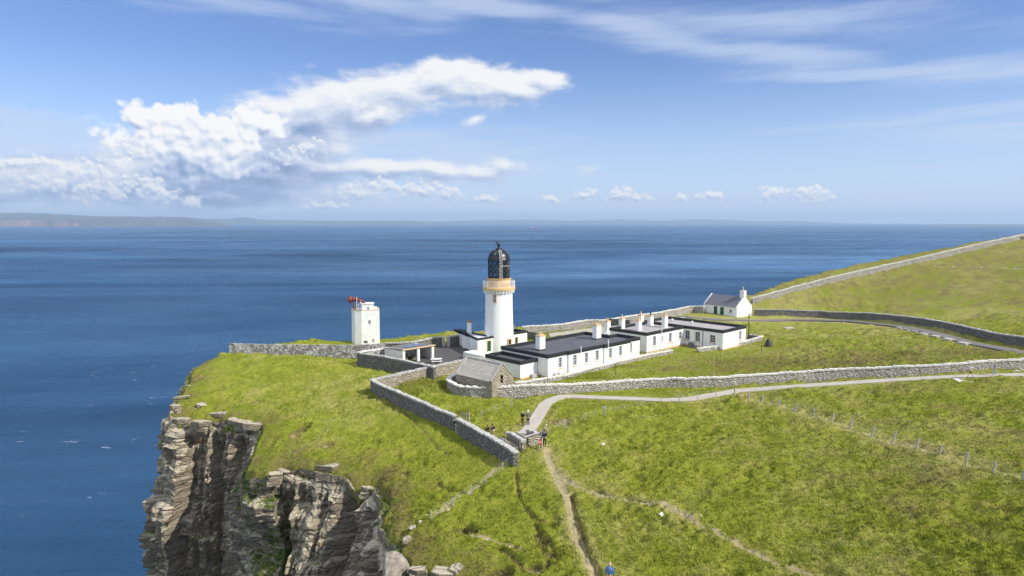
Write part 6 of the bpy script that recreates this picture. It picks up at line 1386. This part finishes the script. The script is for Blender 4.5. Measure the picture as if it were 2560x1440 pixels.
def person(px, py, label, h=1.75, face=0.0, lean=0.0, stride=0.0, arms=('down', 'down'), top=C_navy, legs=C_grey, hair=M_hair, hat=None, bag=None, shorts=False, sleeves='long', z=None, hold=None, cap=False, coat=0):
    """face: heading angle; joints laid out, grown into one body; clothes follow the same joints"""
    g = G(px, py) if z is None else np.array(z)
    k = h/1.75; F = np.array([math.cos(face), math.sin(face), 0]); L = np.array([-F[1], F[0], 0])
    def J(f, l, u): return (np.array([0, 0, 0])+F*f*k+L*l*k+Zx*u*k)
    def bend(f, l, u):  # lean of the trunk about the hips
        c_, s_ = math.cos(lean), math.sin(lean); du = u-.92; return J(f*c_+du*s_, l, .92+du*c_-f*s_)
    pel = J(0, 0, .92); wai = bend(0, 0, 1.08); che = bend(0, 0, 1.30); nb = bend(0, 0, 1.46); nt = bend(.015, 0, 1.54)
    hd = [bend(.02, 0, 1.60), bend(.03, 0, 1.66), bend(.02, 0, 1.72)]
    V = [pel, wai, che, nb, nt]+hd; E = [(0, 1), (1, 2), (2, 3), (3, 4), (4, 5), (5, 6), (6, 7)]; Rr = [(.15, .11), (.13, .10), (.155, .11), (.06, .06), (.055, .055), (.075, .085), (.08, .095), (.055, .065)]
    legsJ = []; armsJ = []
    for s in (1, -1):
        st = stride*s; hip = J(0, .09*s, .88); kn = J(.10*abs(stride)+st*.45, .10*s, .49); an_ = J(st*1.0-.02*abs(stride)-(0.12*abs(stride) if st < 0 else 0), .10*s, .08+(.06*abs(stride) if st < 0 else 0)); toe = an_+F*.15*k-Zx*.04*k
        b = len(V); V += [hip, kn, an_, toe]; E += [(0, b), (b, b+1), (b+1, b+2), (b+2, b+3)]; Rr += [.09, .055, .038, .035]; legsJ.append((hip, kn, an_, toe))
        sh = bend(0, .19*s, 1.42); mode = arms[0 if s == 1 else 1]
        if mode == 'down': el = bend(-.03+.1*-st, .25*s, 1.14); wr_ = bend(.06-.2*st, .26*s, .90); hdn = (wr_-el)/np.linalg.norm(wr_-el)
        elif mode == 'front': el = bend(.02, .25*s, 1.15); wr_ = bend(.24, .12*s, 1.12); hdn = (wr_-el)/np.linalg.norm(wr_-el)
        elif mode == 'reach': el = J(.28, .22*s, 1.15); wr_ = J(.48, .18*s, .98); hdn = (wr_-el)/np.linalg.norm(wr_-el)
        elif mode == 'rest': el = J(.22, .25*s, 1.02); wr_ = J(.38, .16*s, .84); hdn = (wr_-el)/np.linalg.norm(wr_-el)
        elif mode == 'up': el = bend(.12, .27*s, 1.28); wr_ = bend(.22, .12*s, 1.52); hdn = (wr_-el)/np.linalg.norm(wr_-el)
        else: el = bend(-.14, .27*s, 1.16); wr_ = bend(-.02, .26*s, .95); hdn = (wr_-el)/np.linalg.norm(wr_-el)
        b = len(V); palm = wr_+hdn*.07*k; V += [sh, el, wr_, palm]; E += [(2, b), (b, b+1), (b+1, b+2), (b+2, b+3)]; Rr += [.06, .042, .03, (.028, .036)]; armsJ.append((sh, el, wr_, palm))
        sd_ = np.cross(hdn, L*s); sd_ /= np.linalg.norm(sd_)+1e-9
        for t, ln in ((-.03, .055), (-.01, .07), (.011, .065), (.03, .05)):
            c = len(V); V += [palm+sd_*t*k+hdn*.03*k, palm+sd_*t*1.15*k+hdn*(.03+ln)*k+L*-s*.012*k]; E += [(b+3, c), (c, c+1)]; Rr += [.0095, .008]
        c = len(V); V += [wr_+hdn*.04*k+F*.035*k, wr_+hdn*.08*k+F*.055*k]; E += [(b+3, c), (c, c+1)]; Rr += [.011, .009]
    c = len(V); V.append(hd[1]+F*.105*k-Zx*.005); E.append((6, c)); Rr.append(.012)     # nose
    for s in (1, -1): c = len(V); V.append(hd[1]+L*s*.088*k); E.append((6, c)); Rr.append((.012, .022))   # ears
    Rr = [tuple(x*k for x in r_) if isinstance(r_, tuple) else r_*k for r_ in Rr]
    body = skinmesh('person', V, E, Rr, M_skin, None, 1); body.location = tuple(g); tag(body, label, 'person')
    # trousers
    V = [J(0, 0, .96), J(0, 0, .88)]; E = [(0, 1)]; Rr = [(.165, .13), (.16, .13)]
    for hip, kn, an_, toe in legsJ:
        b = len(V)
        if shorts: V += [hip, hip+(kn-hip)*.9]; E += [(1, b), (b, b+1)]; Rr += [.10, .09]
        else: V += [hip, kn, an_+Zx*.03]; E += [(1, b), (b, b+1), (b+1, b+2)]; Rr += [.10, .072, .062]
    skinmesh('trousers' if not shorts else 'shorts', V, E, [tuple(x*k for x in r_) if isinstance(r_, tuple) else r_*k for r_ in Rr], legs, body)
    V = [bend(0, 0, .94-coat*.15), wai, che, bend(0, 0, 1.43)]; E = [(0, 1), (1, 2), (2, 3)]; Rr = [(.175, .14), (.155, .125), (.18, .135), (.10, .09)]
    for sh, el, wr_, palm in armsJ:
        b = len(V); V += [sh, el]; E += [(2, b), (b, b+1)]; Rr += [.078, .06]
        if sleeves == 'long': V.append(wr_); E.append((b+1, b+2)); Rr.append(.046)
        else: V[-1] = sh+(el-sh)*.8
    skinmesh('jacket' if sleeves == 'long' else 'shirt', V, E, [tuple(x*k for x in r_) if isinstance(r_, tuple) else r_*k for r_ in Rr], top, body)
    for hip, kn, an_, toe in legsJ: skinmesh('shoe', [an_-Zx*.03-F*.04, toe], [(0, 1)], [.055*k, .05*k], C_shoe, body)
    hm = hat if hat is not None else hair; c = hd[1]; mb = MB()
    ups = Zx*math.cos(lean*.6)+F*math.sin(lean*.6)
    rows = []
    for j in range(6):
        t = j/5*math.pi/2; r_ = .112*k*math.cos(t); rows.append([tuple(c-F*.014*k+ups*(.0+.125*k*math.sin(t))+(F*math.cos(a)+L*math.sin(a)*.88)*r_) for a in [2*math.pi*i/14 for i in range(14)]])
    if hat is None: rows.insert(0, [tuple(np.array(p)-ups*.07*k*(1 if np.dot(np.array(p)-c, F) < 0.03 else 0)) for p in rows[0]])
    if hat is not None and not cap: rows.insert(0, [tuple(c+(F*math.cos(a)+L*math.sin(a))*.17*k-ups*.01) for a in [2*math.pi*i/14 for i in range(14)]])
    mb.grid(rows, close=True)
    if cap: mb.box(c+F*.08*k-L*.07*k+ups*.02, F*.1*k, L*.14*k, ups*.015)
    o = mb.build('hat' if hat is not None else 'hair', hm, None, smooth=True); o.parent = body
    mb = MB()
    for s in (1, -1): mb.cbox(hd[1]+F*.088*k+L*s*.035*k-Zx*.0, .02, .02, .012, face)
    o = mb.build('eyes', M_dark, None); o.parent = body
    if bag: V = [bend(-.2, 0, 1.36), bend(-.21, 0, 1.1)]; skinmesh('backpack', V, [(0, 1)], [(.13, .10), (.15, .11)], bag, body)
    if hold:
        q = armsJ[0][3]*.5+armsJ[1][3]*.5; mb = MB(); mb.cbox(q+F*.03, .16, .05, .09, face+math.pi/2); o = mb.build('held_phone', hold, None); o.parent = body
    return body
person(1320, 1064, 'hiker in a white sun hat and olive jacket with a backpack, standing on the path', 1.8, face=R(100), hat=C_wht, top=C_olive, legs=C_navy, arms=('front', 'down'), bag=C_olive)
person(1306.5, 1063, 'person in black top and maroon trousers beside the hiker with the sun hat', 1.62, face=R(60), hat=C_teal, cap=True, top=C_black, legs=C_maroon, arms=('front', 'front'))
person(1232, 1099, 'stout man in a black shirt and khaki trousers behind the nearest wall', 1.75, face=R(-70), top=C_black, legs=C_khaki, sleeves='short', hair=M_hair, arms=('front', 'front'), hold=M_frame)
person(1219, 1096, 'shorter person in black standing left of the man in khaki trousers', 1.55, face=R(-60), top=C_black, legs=C_black, arms=('front', 'down'))
person(1358.5, 1100, 'grey haired man in a tan shirt and blue jeans leaning over the rail post', 1.78, face=R(-20), lean=R(22), top=C_tan, legs=C_jean, hair=M_hairg, arms=('reach', 'rest'), stride=.1)
person(1361.5, 1115, 'person in a dark navy jacket walking down from the rail beside the red sign', 1.72, face=R(95), top=C_navy, legs=C_black, stride=.12, hair=M_hair, arms=('front', 'front'))
person(2425, 944, 'walker in a white top and dark teal shorts striding along the path', 1.78, face=R(0), top=C_wht, legs=C_dteal, shorts=True, sleeves='short', stride=.42, hair=M_hairb)
person(2486, 938, 'walker in a grey blue top and pale jeans farther right on the path', 1.72, face=R(-10), top=cloth('grey_blue_cloth', (.28, .33, .42)), legs=cloth('pale_denim', (.22, .33, .48)), stride=.22, hair=M_hairb)
person(1524, 1472, 'fair skinned man in a bright blue jacket at the bottom edge of the view', 1.78, face=R(70), top=cloth('mid_blue_cloth', (.06, .17, .42)), legs=C_grey, hair=mat('pinkish_scalp', (.5, .33, .27), .6), arms=('down', 'down'))

# ------------------------------------------------------------------ grass tufts
def tufts():
    rng = np.random.RandomState(5); out_p = []; out_h = []
    def add(x, y, h): out_p.append(np.stack([x, y], 1)); out_h.append(h)
    n = 150000
    y = 34+rng.rand(n)**1.25*108; x = (rng.rand(n)*1.75-.72)*np.clip(y, 0, 125)*.80
    add(x, y, .07+.11*rng.rand(n)*(0.5+1.6*np.clip(fbm(x/4, y/4, 3, 70)+.25, 0, 1)))
    # tall weeds at wall feet and in the paddock
    def patch(px, py, rx, ry, m, h): g = G(px, py); a = rng.randn(m)*rx+g[0]; b = rng.randn(m)*ry+g[1]; add(a, b, h*(.5+rng.rand(m)))
    for q in ((1000, 975, 2.0, 1.5, 1100, .32), (1060, 955, 2.2, 1.2, 1100, .32), (1110, 970, 1.6, 1.3, 700, .3), (1010, 1010, 2.5, 1, 500, .25), (1440, 935, 3, .7, 400, .35), (1500, 915, 3, .6, 400, .3), (1400, 830, 5, .8, 500, .5), (1170, 1035, 1.2, .7, 200, .3), (1470, 945, 3, .6, 300, .3)): patch(*q)
    p = np.concatenate(out_p); h = np.concatenate(out_h); x, y = p[:, 0], p[:, 1]
    rd, _ = rimdist(x, y); ok = rd > 0.1
    d, _, _ = pdist(x, y, path); ok &= d > .95
    d, _, _ = pdist(x, y, road); ok &= d > 1.6
    ok &= ~inside(x, y, yard)
    for (c, r) in (((14, 108), 9), ((33, 124), 8)): ok &= np.hypot(x-c[0], y-c[1]) > 0
    for root_ in (hA, hB, hD, hW, BA, WB, hF, hR, SH):
        bb = []
        for ch_ in root_.children:
            if ch_.name.startswith(('wall', 'plinth')): bb += [(v.co.x+root_.location.x, v.co.y+root_.location.y) for v in ch_.data.vertices]
        bb = np.array(bb); c = bb.mean(0); a = (bb-c)@Ux[:2]; b = (bb-c)@Vx[:2]; qa = (p-c)@Ux[:2]; qb = (p-c)@Vx[:2]
        ok &= ~((qa > a.min()-.1) & (qa < a.max()+.1) & (qb > b.min()-.1) & (qb < b.max()+.1))
    x, y, h = x[ok], y[ok], h[ok]; z, bare, heath, dry, _ = shape(x, y); k = bare < .35; x, y, h, z, heath, dry = [v[k] for v in (x, y, h, z, heath, dry)]
    m = len(x); nb = 5; N_ = m*nb; a = rng.rand(N_)*2*np.pi; r = rng.rand(N_)*.14; bx = np.repeat(x, nb)+np.cos(a)*r; by = np.repeat(y, nb)+np.sin(a)*r; bz = np.repeat(z, nb)-.05; bh = np.repeat(h, nb)*(.6+.8*rng.rand(N_))
    wv = .022+.02*rng.rand(N_); t = rng.rand(N_)*np.pi; lx, ly = np.cos(t)*wv, np.sin(t)*wv; le = bh*(.3+.5*rng.rand(N_)); la = a+rng.randn(N_)*.5
    tone = np.repeat(rng.rand(m)*.7+.65, nb*3)
    V = np.empty((N_, 3, 3)); V[:, 0] = np.stack([bx-lx, by-ly, bz], 1); V[:, 1] = np.stack([bx+lx, by+ly, bz], 1); V[:, 2] = np.stack([bx+np.cos(la)*le-.25*bh, by+np.sin(la)*le+.1*bh, bz+.05+bh], 1)
    o = bigmesh('grass', V.reshape(-1, 3), np.arange(N_*3).reshape(-1, 3), M_blade, {'dry': np.repeat(dry, nb*3), 'heath': np.repeat(heath, nb*3), 'tone': tone}, smooth=False)
    tag(o, 'rough meadow grass tufts over the headland', 'grass', kind='stuff'); print('tufts', m)
tufts()

# ------------------------------------------------------------------ air
def haze():
    mb = MB(); s = 33000.0; mb.box((-s*1.1, -3000, -2), (s*2.2, 0, 0), (0, s+4500, 0), (0, 0, 420)); o = MB(); m = bpy.data.materials.new('haze_air'); m.use_nodes = True; t = m.node_tree; t.nodes.clear()
    v = t.nodes.new('ShaderNodeVolumePrincipled'); v.inputs['Color'].default_value = (.57, .76, 1, 1); v.inputs['Density'].default_value = 5.5e-5; v.inputs['Anisotropy'].default_value = .1
    u = t.nodes.new('ShaderNodeOutputMaterial'); t.links.new(v.outputs[0], u.inputs['Volume']); h = mb.build('haze', m); tag(h, 'thin blue sea haze', kind='stuff')
haze()
